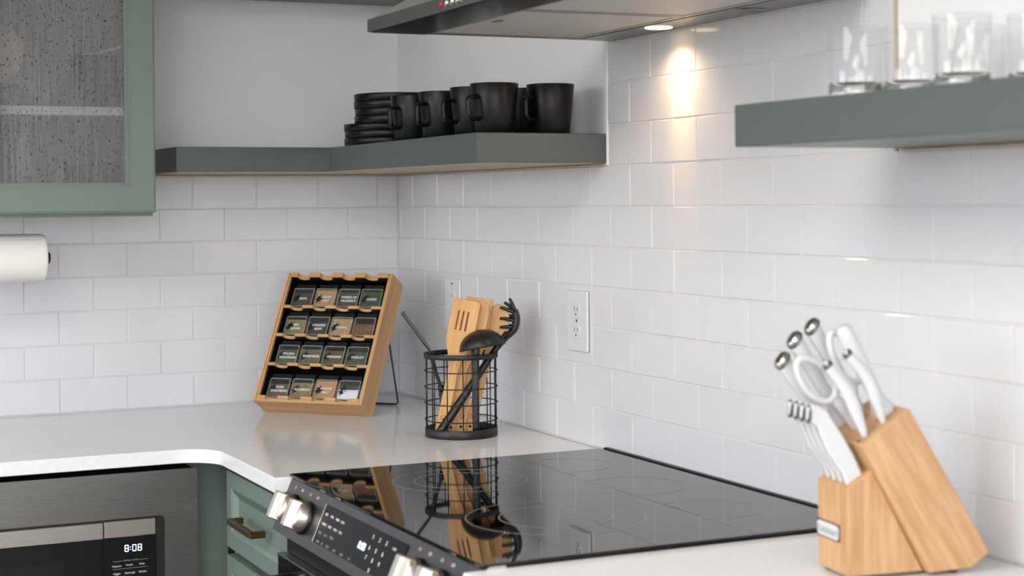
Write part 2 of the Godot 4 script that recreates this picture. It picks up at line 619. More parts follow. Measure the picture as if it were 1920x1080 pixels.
func build_room() -> void:
	var FL := -0.914
	var CE := 1.55
	struct("floor", box(Vector3(-4.4, FL - 0.1, -0.2), Vector3(0.2, FL, 6.2)), M.floor)
	struct("ceiling", box(Vector3(-4.4, CE, -0.2), Vector3(0.2, CE + 0.1, 6.2)), M.ceiling)
	struct("wall_left", wall_with_opening(Vector3(-4.35, FL, -0.15), Vector3(-4.2, CE, 6.15), 2, 0.5, 2.6, -0.20, 1.38), M.paint)
	struct("wall_front", wall_with_opening(Vector3(-4.2, FL, 6.0), Vector3(0.15, CE, 6.15), 0, -3.9, -0.35, -0.35, 1.38), M.paint)
	window_frame("window_1", 2, -4.28, 0.5, 2.6, -0.20, 1.38)  # out of view, placed to light the right wall and its corner
	window_frame("window_2", 0, 6.08, -3.9, -0.35, -0.35, 1.38)  # out of view, sized to light the walls from the front
	# the two tiled walls
	var wb := struct("wall_back", box(Vector3(-4.2, FL, -0.15), Vector3(0.15, CE, -0.006)), M.paint)
	part("grout_bed", box(Vector3(-2.3, 0, -0.006), Vector3(0.0, TOP + ROW, -0.0013)), M.grout, wb)
	for k in range(-1, 6):
		course(wb, k, -2.3, -0.0008, -0.9134, 1.0, Vector3.RIGHT, Vector3.BACK)
	part("caulk_line", box(Vector3(-2.3, TOP + ROW, -0.006), Vector3(0.0, TOP + ROW + 0.0035, 0.001), 0.001), M.caulk, wb)
	part("caulk_line", box(Vector3(-0.0035, 0, -0.001), Vector3(0.001, TOP + ROW, 0.0015), 0.001), M.grout, wb)
	var wr := struct("wall_right", box(Vector3(0.006, FL, -0.006), Vector3(0.15, CE, 6.0)), M.paint)
	part("grout_bed", box(Vector3(0.0013, 0, 0), Vector3(0.006, TOP + ROW, 3.4)), M.grout, wr)
	part("grout_bed", box(Vector3(0.0013, TOP + ROW, 1.112), Vector3(0.006, TOP + 6 * ROW, 1.976)), M.grout, wr)
	for k in range(-1, 6):
		course(wr, k, 0.0008, 3.4, 0.1822, -1.0, Vector3.BACK, Vector3.LEFT)
	for k in range(-6, -1):
		course(wr, k, 1.114, 1.974, 0.1822, -1.0, Vector3.BACK, Vector3.LEFT)
	part("caulk_line", box(Vector3(-0.001, TOP + ROW, 1.976), Vector3(0.006, TOP + 6 * ROW, 1.979), 0.001), M.caulk, wr)
	part("caulk_line", box(Vector3(-0.0012, TOP + ROW, 1.100), Vector3(0.006, TOP + 6 * ROW, 1.1135), 0.002), M.white_caulk, wr)
	part("caulk_line", box(Vector3(-0.001, TOP + ROW, 1.99), Vector3(0.006, TOP + ROW + 0.0035, 3.4), 0.001), M.caulk, wr)
	part("caulk_line", box(Vector3(-0.003, TOP + ROW - 0.001, 0.0), Vector3(0.006, TOP + ROW + 0.0035, 1.108), 0.001), M.caulk, wr)
	# added ceiling panels out of view, fill light for worktops and upper walls
	for z in [2.6, 4.7]:
		var c := struct("added_ceiling_light" if z < 3.0 else "added_ceiling_light_001", ring_slab(round_rect(Vector2(-1.04, -0.54), Vector2(1.04, 0.54), 0.02, 2), round_rect(Vector2(-1.0, -0.5), Vector2(1.0, 0.5), 0.01, 2), -0.012, 0.0, Vector3.RIGHT, Vector3.BACK, Vector3.UP), M.trim, Vector3(-2.4, CE, z))
		part("diffuser", box(Vector3(-1.0, -0.008, -0.5), Vector3(1.0, -0.004, 0.5)), M.fill_panel_glow, c)
		var a := AreaLight3D.new()
		a.name = "added_ceiling_lamp"
		a.area_size = Vector2(2.0, 1.0)
		a.light_color = Color(1.0, 0.985, 0.965)
		a.light_energy = CEILING_FILL_ENERGY
		a.area_range = 12.0
		a.shadow_enabled = true
		a.position = Vector3(0, -0.02, 0)
		a.rotation = Vector3(-PI / 2, 0, 0)
		c.add_child(a)

# ------------------------------------------------------------------ worktops and cabinets
func arc(c: Vector2, r: float, a0: float, a1: float, k: int) -> PackedVector2Array:
	var p := PackedVector2Array()
	for i in k + 1:
		var a := lerpf(a0, a1, float(i) / k)
		p.append(c + Vector2(cos(a), sin(a)) * r)
	return p

func build_worktops() -> void:
	var p := PackedVector2Array([Vector2(-2.4, 0), Vector2(0, 0), Vector2(0, 1.098), Vector2(-0.66, 1.098)])
	p.append_array(arc(Vector2(-0.66 - 0.075, 0.684 + 0.075), 0.075, 0, -PI / 2, 10))
	p.append(Vector2(-2.4, 0.684))
	var o := MeshInstance3D.new()
	o.name = numbered("worktop")
	o.mesh = slab(p, -0.027, 0.0, Vector3.RIGHT, Vector3.BACK, Vector3.UP, 0.0015)
	o.material_override = M.quartz
	add_child(o)
	tag(o, "L-shaped white quartz worktop with a rounded inner corner under the spice rack", "worktop")
	var o2 := MeshInstance3D.new()
	o2.name = numbered("worktop")
	o2.mesh = slab(PackedVector2Array([Vector2(-0.66, 1.927), Vector2(0, 1.927), Vector2(0, 3.4), Vector2(-0.66, 3.4)]), -0.027, 0.0, Vector3.RIGHT, Vector3.BACK, Vector3.UP, 0.0015)
	o2.material_override = M.quartz
	add_child(o2)
	tag(o2, "white quartz worktop under the knife block, beside the cooktop", "worktop")

# a sloping band between two outlines at two depths
func bevel_ring(outer: PackedVector2Array, inner: PackedVector2Array, z0: float, z1: float, ax: Vector3, ay: Vector3, az: Vector3) -> ArrayMesh:
	var st := mb()
	st.set_smooth_group(-1)
	var P := func(v: Vector2, z: float) -> Vector3: return ax * v.x + ay * v.y + az * z
	for i in outer.size():
		var j := (i + 1) % outer.size()
		quad(st, P.call(outer[i], z0), P.call(outer[j], z0), P.call(inner[j], z1), P.call(inner[i], z1), az)
		quad(st, P.call(outer[i], z0), P.call(outer[j], z0), P.call(outer[j], z1 - 0.001), P.call(outer[i], z1 - 0.001), P.call(outer[i] - inner[i], 0.0))
	return done(st)

# a framed front with a recessed panel in the plane of ax and ay, looking along az
func shaker(parent: Node3D, called: String, lo: Vector2, hi: Vector2, depth: float, m: Material, o: Vector3, ax: Vector3, ay: Vector3, az: Vector3) -> MeshInstance3D:
	var st := mb()
	add_slab(st, PackedVector2Array([lo, Vector2(hi.x, lo.y), hi, Vector2(lo.x, hi.y)]), -depth, -0.0125, ax, ay, az, 0.0)
	var f := part(called, done(st), m, parent, o)
	var rect := func(i: float) -> PackedVector2Array: return PackedVector2Array([lo + Vector2(i, i), Vector2(hi.x - i, lo.y + i), hi - Vector2(i, i), Vector2(lo.x + i, hi.y - i)])
	part("frame", ring_slab(rect.call(0.0), rect.call(0.030), -0.013, 0.0, ax, ay, az), m, f)
	part("moulding", bevel_ring(rect.call(0.030), rect.call(0.037), 0.0, -0.0035, ax, ay, az), m, f)
	part("moulding", bevel_ring(rect.call(0.038), rect.call(0.050), -0.0020, -0.0115, ax, ay, az), m, f)
	part("panel", slab(rect.call(0.0505), -0.0125, -0.0100, ax, ay, az, 0.001), m, f)
	return f

func build_base_cabinets() -> void:
	# the cabinet that holds the microwave, facing into the room
	var a := thing("base_cabinet", "sage green base cabinet built round the stainless microwave, below the worktop", "cabinet", Vector3(-1.2, -0.914, 0.02))
	var st := mb()
	add_box(st, Vector3(-2.4, -0.80, 0.02), Vector3(-1.38, -0.03, 0.645))
	add_box(st, Vector3(-1.38, -0.80, 0.02), Vector3(-0.74, -0.44, 0.645))
	add_box(st, Vector3(-0.689, -0.80, 0.02), Vector3(-0.600, -0.042, 0.575), 0.001)
	part("body", done(st), M.green, a, -a.position)
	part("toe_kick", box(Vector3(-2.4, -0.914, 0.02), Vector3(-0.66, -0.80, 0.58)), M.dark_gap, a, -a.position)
	part("shadow_gap", box(Vector3(-1.38, -0.042, 0.02), Vector3(-0.600, -0.028, 0.57)), M.dark_gap, a, -a.position)  # dark box; the shade under the worktop is in its colour
	# the drawer cabinet left of the range, facing the cook
	var b := thing("drawer_cabinet", "sage green cabinet with a bar-pull drawer, between microwave corner and range", "cabinet", Vector3(-0.3, -0.914, 0.88))
	part("body", box(Vector3(-0.612, -0.80, 0.668), Vector3(-0.02, -0.03, 1.09)), M.green, b, -b.position)
	part("toe_kick", box(Vector3(-0.56, -0.914, 0.668), Vector3(-0.02, -0.80, 1.09)), M.dark_gap, b, -b.position)
	var d := shaker(b, "drawer", Vector2(0.690, -0.196), Vector2(1.088, -0.046), 0.022, M.green, -b.position + Vector3(-0.634, 0, 0), Vector3.BACK, Vector3.UP, Vector3.LEFT)
	var h := mb()
	add_box(h, Vector3(-0.034, -0.130, 0.812), Vector3(-0.024, -0.118, 0.968), 0.001)
	add_box(h, Vector3(-0.026, -0.130, 0.812), Vector3(-0.004, -0.118, 0.824), 0.001)
	add_box(h, Vector3(-0.026, -0.130, 0.956), Vector3(-0.004, -0.118, 0.968), 0.001)
	part("bar_pull", done(h), M.brass, d)
	shaker(b, "door", Vector2(0.690, -0.795), Vector2(1.088, -0.212), 0.022, M.green, -b.position + Vector3(-0.634, 0, 0), Vector3.BACK, Vector3.UP, Vector3.LEFT)
	# the cabinet under the worktop right of the range
	var c := thing("base_cabinet", "sage green base cabinet below the worktop that carries the knife block", "cabinet", Vector3(-0.3, -0.914, 2.6))
	part("body", box(Vector3(-0.612, -0.80, 1.936), Vector3(-0.02, -0.03, 3.38)), M.green, c, -c.position)
	part("toe_kick", box(Vector3(-0.56, -0.914, 1.936), Vector3(-0.02, -0.80, 3.38)), M.dark_gap, c, -c.position)
	for k in 3:
		shaker(c, "door", Vector2(1.945 + k * 0.478, -0.795), Vector2(2.418 + k * 0.478, -0.046), 0.022, M.green, -c.position + Vector3(-0.634, 0, 0), Vector3.BACK, Vector3.UP, Vector3.LEFT)

func build_upper_cabinet() -> void:
	var c := thing("wall_cabinet", "sage green wall cabinet with a rain-patterned glass door above the paper towel", "cabinet", Vector3(-1.05, 0.456, 0.0))
	var o := -c.position
	var st := mb()
	add_box(st, Vector3(-1.47, 0.478, 0.001), Vector3(-0.690, 0.50, 0.318))
	add_box(st, Vector3(-1.47, 1.43, 0.001), Vector3(-0.690, 1.45, 0.318))
	add_box(st, Vector3(-0.708, 0.50, 0.001), Vector3(-0.690, 1.43, 0.318))
	add_box(st, Vector3(-1.47, 0.50, 0.001), Vector3(-1.452, 1.43, 0.318))
	part("body", done(st), M.green, c, o)
	part("light_rail", box(Vector3(-1.47, 0.4555, 0.29), Vector3(-0.690, 0.478, 0.318), 0.001), M.green, c, o)
	part("back_panel", box(Vector3(-1.452, 0.50, 0.001), Vector3(-0.708, 1.43, 0.008)), M.inside, c, o)
	part("shelf", box(Vector3(-1.452, 0.672, 0.01), Vector3(-0.708, 0.691, 0.30), 0.001), M.trim, c, o)
	part("upright_strip", box(Vector3(-0.958, 0.50, 0.10), Vector3(-0.940, 0.672, 0.25), 0.002), M.green, c, o)  # slender upright strip below the inner shelf
	for x in [[-1.074, -0.688], [-1.467, -1.080]]:
		var r := func(i: float) -> PackedVector2Array: return PackedVector2Array([Vector2(x[0] + i, 0.463 + i), Vector2(x[1] - i, 0.463 + i), Vector2(x[1] - i, 1.445 - i), Vector2(x[0] + i, 1.445 - i)])
		var d := part("door", ring_slab(r.call(0.004), r.call(0.053), 0.320, 0.342), M.green, c, o)
		part("edge_moulding", ring_slab(r.call(0.0), r.call(0.004), 0.320, 0.337), M.green, d)
		part("bead", ring_slab(r.call(0.053), r.call(0.057), 0.322, 0.339), M.green, d)
		part("bead", ring_slab(r.call(0.057), r.call(0.0645), 0.322, 0.334), M.green, d)
		part("pane", box(Vector3(x[0] + 0.060, 0.523, 0.325), Vector3(x[1] - 0.060, 1.385, 0.328)), M.rain_glass, d)
	# pale disc imitates a round reflection in the pane; other things show through
	var s := thing("plate", "pale disc standing for a round reflection in the cabinet glass at the frame's edge", "plate", Vector3(-1.002, 0.7445, 0.17))
	part("dish", lathe([Vector2(0, 0), Vector2(0.04, 0), Vector2(0.067, 0.007), Vector2(0.067, 0.010), Vector2(0.04, 0.004), Vector2(0, 0.004)], 40), M.cream, s, Vector3(0, 0.067, -0.02), Basis(Vector3.RIGHT, PI / 2 - 0.15))
	var bowl := [Vector2(0, 0), Vector2(0.03, 0), Vector2(0.05, 0.02), Vector2(0.062, 0.05), Vector2(0.059, 0.05), Vector2(0.047, 0.022), Vector2(0.028, 0.005), Vector2(0, 0.005)]
	var b1 := thing("bowl", "added dark bowl holding up the pale disc, behind the cabinet glass", "bowl", Vector3(-1.002, 0.6915, 0.16))  # added as a stand for the disc
	part("dish", lathe(bowl, 36), M.grey_dish, b1)
	var b2 := thing("bowl", "grey bowl on the inner shelf near the glass door's right edge", "bowl", Vector3(-0.775, 0.6915, 0.14))
	part("dish", lathe([Vector2(0, 0), Vector2(0.035, 0), Vector2(0.05, 0.05), Vector2(0.06, 0.12), Vector2(0.056, 0.12), Vector2(0.045, 0.05), Vector2(0.03, 0.006), Vector2(0, 0.006)], 36), M.grey_dish, b2)
	var b3 := thing("bowl", "low grey bowl on the cabinet floor, below the inner shelf", "bowl", Vector3(-0.785, 0.5003, 0.16))
	part("dish", lathe([Vector2(0, 0), Vector2(0.035, 0), Vector2(0.055, 0.03), Vector2(0.064, 0.075), Vector2(0.060, 0.075), Vector2(0.050, 0.03), Vector2(0.03, 0.006), Vector2(0, 0.006)], 36), M.grey_dish, b3)
	var sp := thing("server", "white flat server lying aslant across the grey bowl behind cabinet glass", "utensil", Vector3(-0.775, 0.8125, 0.14))
	part("blade", box(Vector3(-0.055, 0, -0.012), Vector3(0.01, 0.006, 0.012), 0.002), M.trim, sp, Vector3(0, 0.004, 0), Basis(Vector3.BACK, 0.25))
	part("handle", box(Vector3(0.008, 0.0, -0.006), Vector3(0.06, 0.007, 0.006), 0.002), M.trim, sp, Vector3(0, 0.004, 0), Basis(Vector3.BACK, 0.25))

func build_shelves() -> void:
	var pl := PackedVector2Array([Vector2(-0.626, 0), Vector2(-0.626, 0.272), Vector2(-0.272, 0.272), Vector2(-0.272, 1.108), Vector2(0, 1.108), Vector2(0, 0)])
	var a := thing("wall_shelf", "L-shaped grey-green corner shelf carrying the black mugs and plates", "shelf", Vector3(-0.136, 0.5505, 0.5))
	part("board", slab(pl, 0.5515, 0.6075, Vector3.RIGHT, Vector3.BACK, Vector3.UP, 0.0012), M.green_shelf, a, -a.position)
	var pi_ := PackedVector2Array([Vector2(-0.622, 0.002), Vector2(-0.622, 0.268), Vector2(-0.268, 0.268), Vector2(-0.268, 1.104), Vector2(-0.001, 1.104), Vector2(-0.001, 0.002)])
	var u := part("underside", slab(pi_, 0.5505, 0.5516, Vector3.RIGHT, Vector3.BACK, Vector3.UP), M.caulk, a, -a.position)
	u.set_meta("label", "unpainted tan underside")
	var b := thing("wall_shelf", "dark corner shelf high on the wall, cut by the photo's top edge", "shelf", Vector3(-0.075, 0.972, 0.5))
	part("board", slab(PackedVector2Array([Vector2(-0.626, 0), Vector2(-0.626, 0.15), Vector2(-0.15, 0.15), Vector2(-0.15, 1.108), Vector2(0, 1.108), Vector2(0, 0)]), 0.973, 1.033, Vector3.RIGHT, Vector3.BACK, Vector3.UP, 0.0012), M.green_shelf, b, -b.position)
	var c := thing("wall_shelf", "grey-green floating shelf carrying clear tumblers, right of the hood", "shelf", Vector3(-0.14, 0.5505, 2.6))
	part("board", slab(PackedVector2Array([Vector2(-0.2795, 1.99), Vector2(0, 1.99), Vector2(0, 3.3), Vector2(-0.2795, 3.3)]), 0.5505, 0.6075, Vector3.RIGHT, Vector3.BACK, Vector3.UP, 0.0012), M.green_shelf, c, -c.position)

func build_paper_towel() -> void:
	var r := thing("paper_towel", "white paper towel roll hung on its side under the wall cabinet", "paper towel", Vector3(-1.04, 0.3155, 0.2))
	var o := Vector3(0, 0.0505, 0)
	var turn := Basis(Vector3.BACK, -PI / 2)
	part("roll", lathe([Vector2(0.02, 0.14), Vector2(0.047, 0.1405), Vector2(0.0497, 0.139), Vector2(0.0505, 0.135), Vector2(0.0505, -0.135), Vector2(0.0497, -0.139), Vector2(0.047, -0.1405), Vector2(0.02, -0.14), Vector2(0.02, 0.14)].map(func(v): return Vector2(v.x, -v.y)), 56), M.paper, r, o, turn)
	var sh := PackedVector2Array()
	for i in 9:
		var a := PI / 2 + 0.55 - 0.09 * i
		sh.append(Vector2(cos(a), sin(a)) * 0.0512)
	sh.append(Vector2(0.028, 0.0520))
	sh.append(Vector2(0.028, 0.0526))
	for i in 9:
		var a := PI / 2 + 0.55 - 0.09 * (8 - i)
		sh.append(Vector2(cos(a), sin(a)) * 0.0518)
	part("loose_sheet", slab(sh, -0.139, 0.134, Vector3.FORWARD, Vector3.UP, Vector3.RIGHT), M.paper, r, o)
	var h := thing("towel_holder", "black bar holding the paper towel roll below the wall cabinet", "holder", Vector3(-1.05, 0.366, 0.2))
	part("rod", tube([Vector3(-0.16, 0, 0), Vector3(0.155, 0, 0)], 0.006, 12), M.black_plastic, h)
	part("end_knob", lathe([Vector2(0, 0), Vector2(0.011, 0), Vector2(0.0135, 0.003), Vector2(0.0135, 0.006), Vector2(0.011, 0.009), Vector2(0, 0.0095)], 24), M.black_plastic, h, Vector3(0.152, 0, 0), Basis(Vector3.BACK, -PI / 2))
	part("arm", box(Vector3(-0.166, -0.012, -0.01), Vector3(-0.158, 0.0895, 0.01), 0.002), M.black_plastic, h)
	part("mount", box(Vector3(-0.19, 0.0895, -0.02), Vector3(-0.13, 0.1115, 0.02), 0.002), M.black_plastic, h)

# ------------------------------------------------------------------ appliances
func build_microwave() -> void:
	var m := thing("microwave", "built-in microwave in a stainless surround, its clock showing 8:08", "microwave", Vector3(-1.03, -0.44, 0.655))
	var o := -m.position
	var outer := round_rect(Vector2(-1.378, -0.435), Vector2(-0.684, -0.0420), 0.008)
	var inner := round_rect(Vector2(-1.312, -0.39), Vector2(-0.750, -0.1300), 0.010)
	part("surround", ring_slab(outer, inner, 0.646, 0.656), M.steel, m, o)
	part("dark_backing", box(Vector3(-1.370, -0.430, 0.50), Vector3(-0.6905, -0.0435, 0.6455)), M.black_plastic, m, o)  # solid black backing, its colour stands for shade behind and above the surround
	var d := part("door", box(Vector3(-1.300, -0.38, 0.642), Vector3(-0.8695, -0.1675, 0.653), 0.001), M.black_gloss, m, o)
	part("window", box(Vector3(-1.25, -0.36, 0.6525), Vector3(-0.944, -0.2046, 0.6535), 0.0004), M.window_dark, d)
	part("door_handle_strip", box(Vector3(-1.300, -0.1675, 0.642), Vector3(-0.8695, -0.1347, 0.6555), 0.0012), M.lit_strip_steel, d)
	var p := part("control_panel", box(Vector3(-0.8675, -0.38, 0.642), Vector3(-0.7665, -0.1675, 0.653), 0.001), M.black_gloss, m, o)
	part("trim_strip", box(Vector3(-0.8675, -0.1675, 0.642), Vector3(-0.7665, -0.1330, 0.6555), 0.002), M.lit_strip_steel, p)
	# lit clock digits, drawn as seven-segment bars
	var seg := mb()
	var x := -0.8281
	for ch in "8:08":
		if ch == ":":
			for y in [-0.1872, -0.1918]:
				add_box(seg, Vector3(x, y - 0.0008, 0.653), Vector3(x + 0.0016, y + 0.0008, 0.6536))
			x += 0.0044
			continue
		var bars := [[0.001, 0.0, 0.007, 0.0016], [0.001, 0.0118, 0.007, 0.0134], [0.0, 0.001, 0.0016, 0.0062], [0.0, 0.0072, 0.0016, 0.0124], [0.0064, 0.001, 0.008, 0.0062], [0.0064, 0.0072, 0.008, 0.0124]]
		if ch == "8":
			bars.append([0.001, 0.0059, 0.007, 0.0075])
		for b in bars:
			add_box(seg, Vector3(x + b[0], -0.1960 + b[1], 0.653), Vector3(x + b[2], -0.1960 + b[3], 0.6536))
		x += 0.0106
	part("clock_digits", done(seg), M.display_glow, p)
	part("lettering", letters("Sensor Cook", 0.0034), M.print_grey, p, Vector3(-0.8165, -0.2125, 0.6532))
	var ln := mb()
	for q in [[-0.8515, -0.8290, -0.2135], [-0.8050, -0.7830, -0.2135], [-0.8515, -0.7830, -0.2285]]:
		add_box(ln, Vector3(q[0], q[2], 0.653), Vector3(q[1], q[2] + 0.0006, 0.6533))
	part("printed_lines", done(ln), M.print_grey, p)
	for q in [["Popcorn", -0.8435, -0.2225], ["Potato", -0.8190, -0.2218], ["Pizza", -0.7945, -0.2218], ["Veggie", -0.8435, -0.2372], ["Beverage", -0.8180, -0.2372], ["Reheat", -0.7935, -0.2372], ["Power", -0.8435, -0.2520], ["Defrost", -0.8180, -0.2520], ["Timer", -0.7935, -0.2520]]:
		part("lettering", letters(q[0], 0.0036), M.print_white, p, Vector3(q[1], q[2], 0.6532))

func build_range() -> void:
	var r := thing("range", "slide-in electric range with black glass cooktop and slanted steel control panel", "range", Vector3(-0.32, -0.914, 1.5125))
	var o := -r.position
	part("body", box(Vector3(-0.60, -0.88, 1.103), Vector3(-0.02, -0.002, 1.922)), M.black_plastic, r, o)
	var g := part("cooktop_glass", box(Vector3(-0.633, 0.0004, 1.0995), Vector3(-0.014, 0.0062, 1.9255), 0.0015), M.black_glass, r, o)
	for b in [[-0.160, 1.250, 0.076, 0.0], [-0.397, 1.308, 0.115, 0.078], [-0.163, 1.492, 0.086, 0.0], [-0.163, 1.727, 0.078, 0.0], [-0.400, 1.675, 0.135, 0.085]]:
		for rad in [b[2], b[3]]:
			if rad > 0.0:
				part("burner_ring", disc_ring(rad - 0.0011, rad + 0.0011, 0.00025), M.ring_print, g, Vector3(b[0], 0.0062, b[1]))
	part("rear_vent_strip", box(Vector3(-0.013, 0.0, 1.105), Vector3(-0.0012, 0.0085, 1.922), 0.002), M.black_plastic, r, o)
	# slanted control panel
	var prof := PackedVector2Array([Vector2(-0.600, 0.0), Vector2(-0.622, 0.0005), Vector2(-0.6285, -0.0020), Vector2(-0.6625, -0.080), Vector2(-0.6655, -0.0875), Vector2(-0.660, -0.0895), Vector2(-0.600, -0.0895)])
	var cp := part("control_panel", slab(prof, 1.1005, 1.9245), M.panel_steel, r, o)
	part("end_cap", slab(PackedVector2Array([Vector2(-0.600, 0.004), Vector2(-0.624, 0.004), Vector2(-0.6325, -0.002), Vector2(-0.6685, -0.0875), Vector2(-0.600, -0.0895)]), 1.9245, 1.930), M.chrome, r, o)
	var dn := Vector3(-0.034, -0.078, 0).normalized()
	var n := Vector3(dn.y, -dn.x, 0)
	var top := Vector3(-0.6285, -0.0020, 0)
	var bs := Basis(-dn, n, Vector3.BACK)           # x up the slope, y out of the panel, z along the range
	var P := func(s: float, z: float) -> Vector3: return top + dn * s + Vector3(0, 0, z)
	# black touch display set in the panel: local x along z, y up the slope
	var db := Basis(Vector3.BACK, -dn, n)
	var D := part("display", slab(round_rect(Vector2(-0.1825, -0.031), Vector2(0.1825, 0.033), 0.002, 2), 0.0, 0.0012, Vector3.RIGHT, Vector3.UP, Vector3.BACK), M.display_black, cp, P.call(0.046, 1.490), db)
	part("bright_edge", box(Vector3(-0.1850, -0.032, 0), Vector3(-0.1825, 0.034, 0.0018), 0.0005), M.chrome, D)
	var words := [["BAKE", -0.165, 0.020], ["BROIL", -0.138, 0.020], ["WARM", -0.112, 0.020], ["CLEAN", -0.088, 0.020], ["CONVECT", -0.160, 0.004], ["ROAST", -0.132, 0.004], ["PROOF", -0.106, 0.004], ["PIZZA", -0.082, 0.004], ["TIMER", -0.165, -0.011], ["CLOCK", -0.138, -0.011], ["ON/OFF", -0.108, -0.010], ["START", -0.160, -0.025], ["OFF", -0.138, -0.025], ["DELAY", -0.112, -0.025], ["LOCK", -0.080, -0.025], ["LIGHT", -0.045, -0.025], ["SET", -0.010, -0.025], ["1", 0.050, 0.022], ["2", 0.078, 0.022], ["3", 0.106, 0.022], ["4", 0.050, 0.005], ["5", 0.078, 0.005], ["6", 0.106, 0.005], ["7", 0.050, -0.010], ["8", 0.078, -0.010], ["9", 0.106, -0.010], ["0", 0.078, -0.025], ["START", 0.140, 0.020]]
	for w in words:
		part("lettering", letters(w[0], 0.0040 if w[0].length() > 1 else 0.0070, w[0].length() == 1), M.print_white if w[1] > 0.0 or w[2] > 0.0 else M.print_grey, D, Vector3(w[1], w[2] - 0.002, 0.0014))
	part("clock_digits", letters("8:08", 0.012, true), M.display_glow, D, Vector3(0.020, 0.000, 0.0014))
	var kl := ["LO", "HI", "OFF"]
	for z in [1.155, 1.237, 1.730, 1.812]:
		var k := part("knob", lathe([Vector2(0.0285, 0.0), Vector2(0.0285, 0.004), Vector2(0.027, 0.006), Vector2(0.0, 0.006)], 40), M.black_plastic, r, o + P.call(0.050, z), bs)
		part("knob_body", lathe([Vector2(0.0255, 0.006), Vector2(0.0245, 0.021), Vector2(0.0225, 0.0235), Vector2(0.0, 0.0235)], 40), M.knob_steel, k)
		var gp := PackedVector2Array([Vector2(-0.0125, 0.020), Vector2(0.0125, 0.020), Vector2(0.0095, 0.035), Vector2(0.0080, 0.0365), Vector2(-0.0080, 0.0365), Vector2(-0.0095, 0.035)])
		part("grip", slab(gp, -0.0235, 0.0235, Vector3.BACK, Vector3.UP, Vector3.RIGHT, 0.0018), M.knob_steel, k)
		for i in 3:
			part("lettering", letters(kl[i], 0.0048), M.print_red if i == 1 else M.print_white, cp, P.call(0.0115, z + (i - 1) * 0.019), db)
	# oven door
	part("vent_gap", box(Vector3(-0.640, -0.128, 1.105), Vector3(-0.600, -0.0895, 1.920)), M.black_plastic, r, o)
	var d := part("oven_door", box(Vector3(-0.657, -0.78, 1.103), Vector3(-0.602, -0.130, 1.922), 0.002), M.black_gloss, r, o)
	part("door_edge", box(Vector3(-0.6585, -0.1325, 1.103), Vector3(-0.640, -0.1285, 1.922), 0.001), M.steel, d)
	part("handle", tube([Vector3(-0.700, -0.163, 1.135), Vector3(-0.700, -0.163, 1.89)], 0.0125, 18), M.steel, d)
	for z in [1.16, 1.865]:
		part("handle_post", tube([Vector3(-0.698, -0.163, z), Vector3(-0.655, -0.163, z)], 0.0085, 12), M.steel, d)
	part("storage_drawer", box(Vector3(-0.655, -0.90, 1.105), Vector3(-0.602, -0.79, 1.920), 0.002), M.panel_steel, r, o)

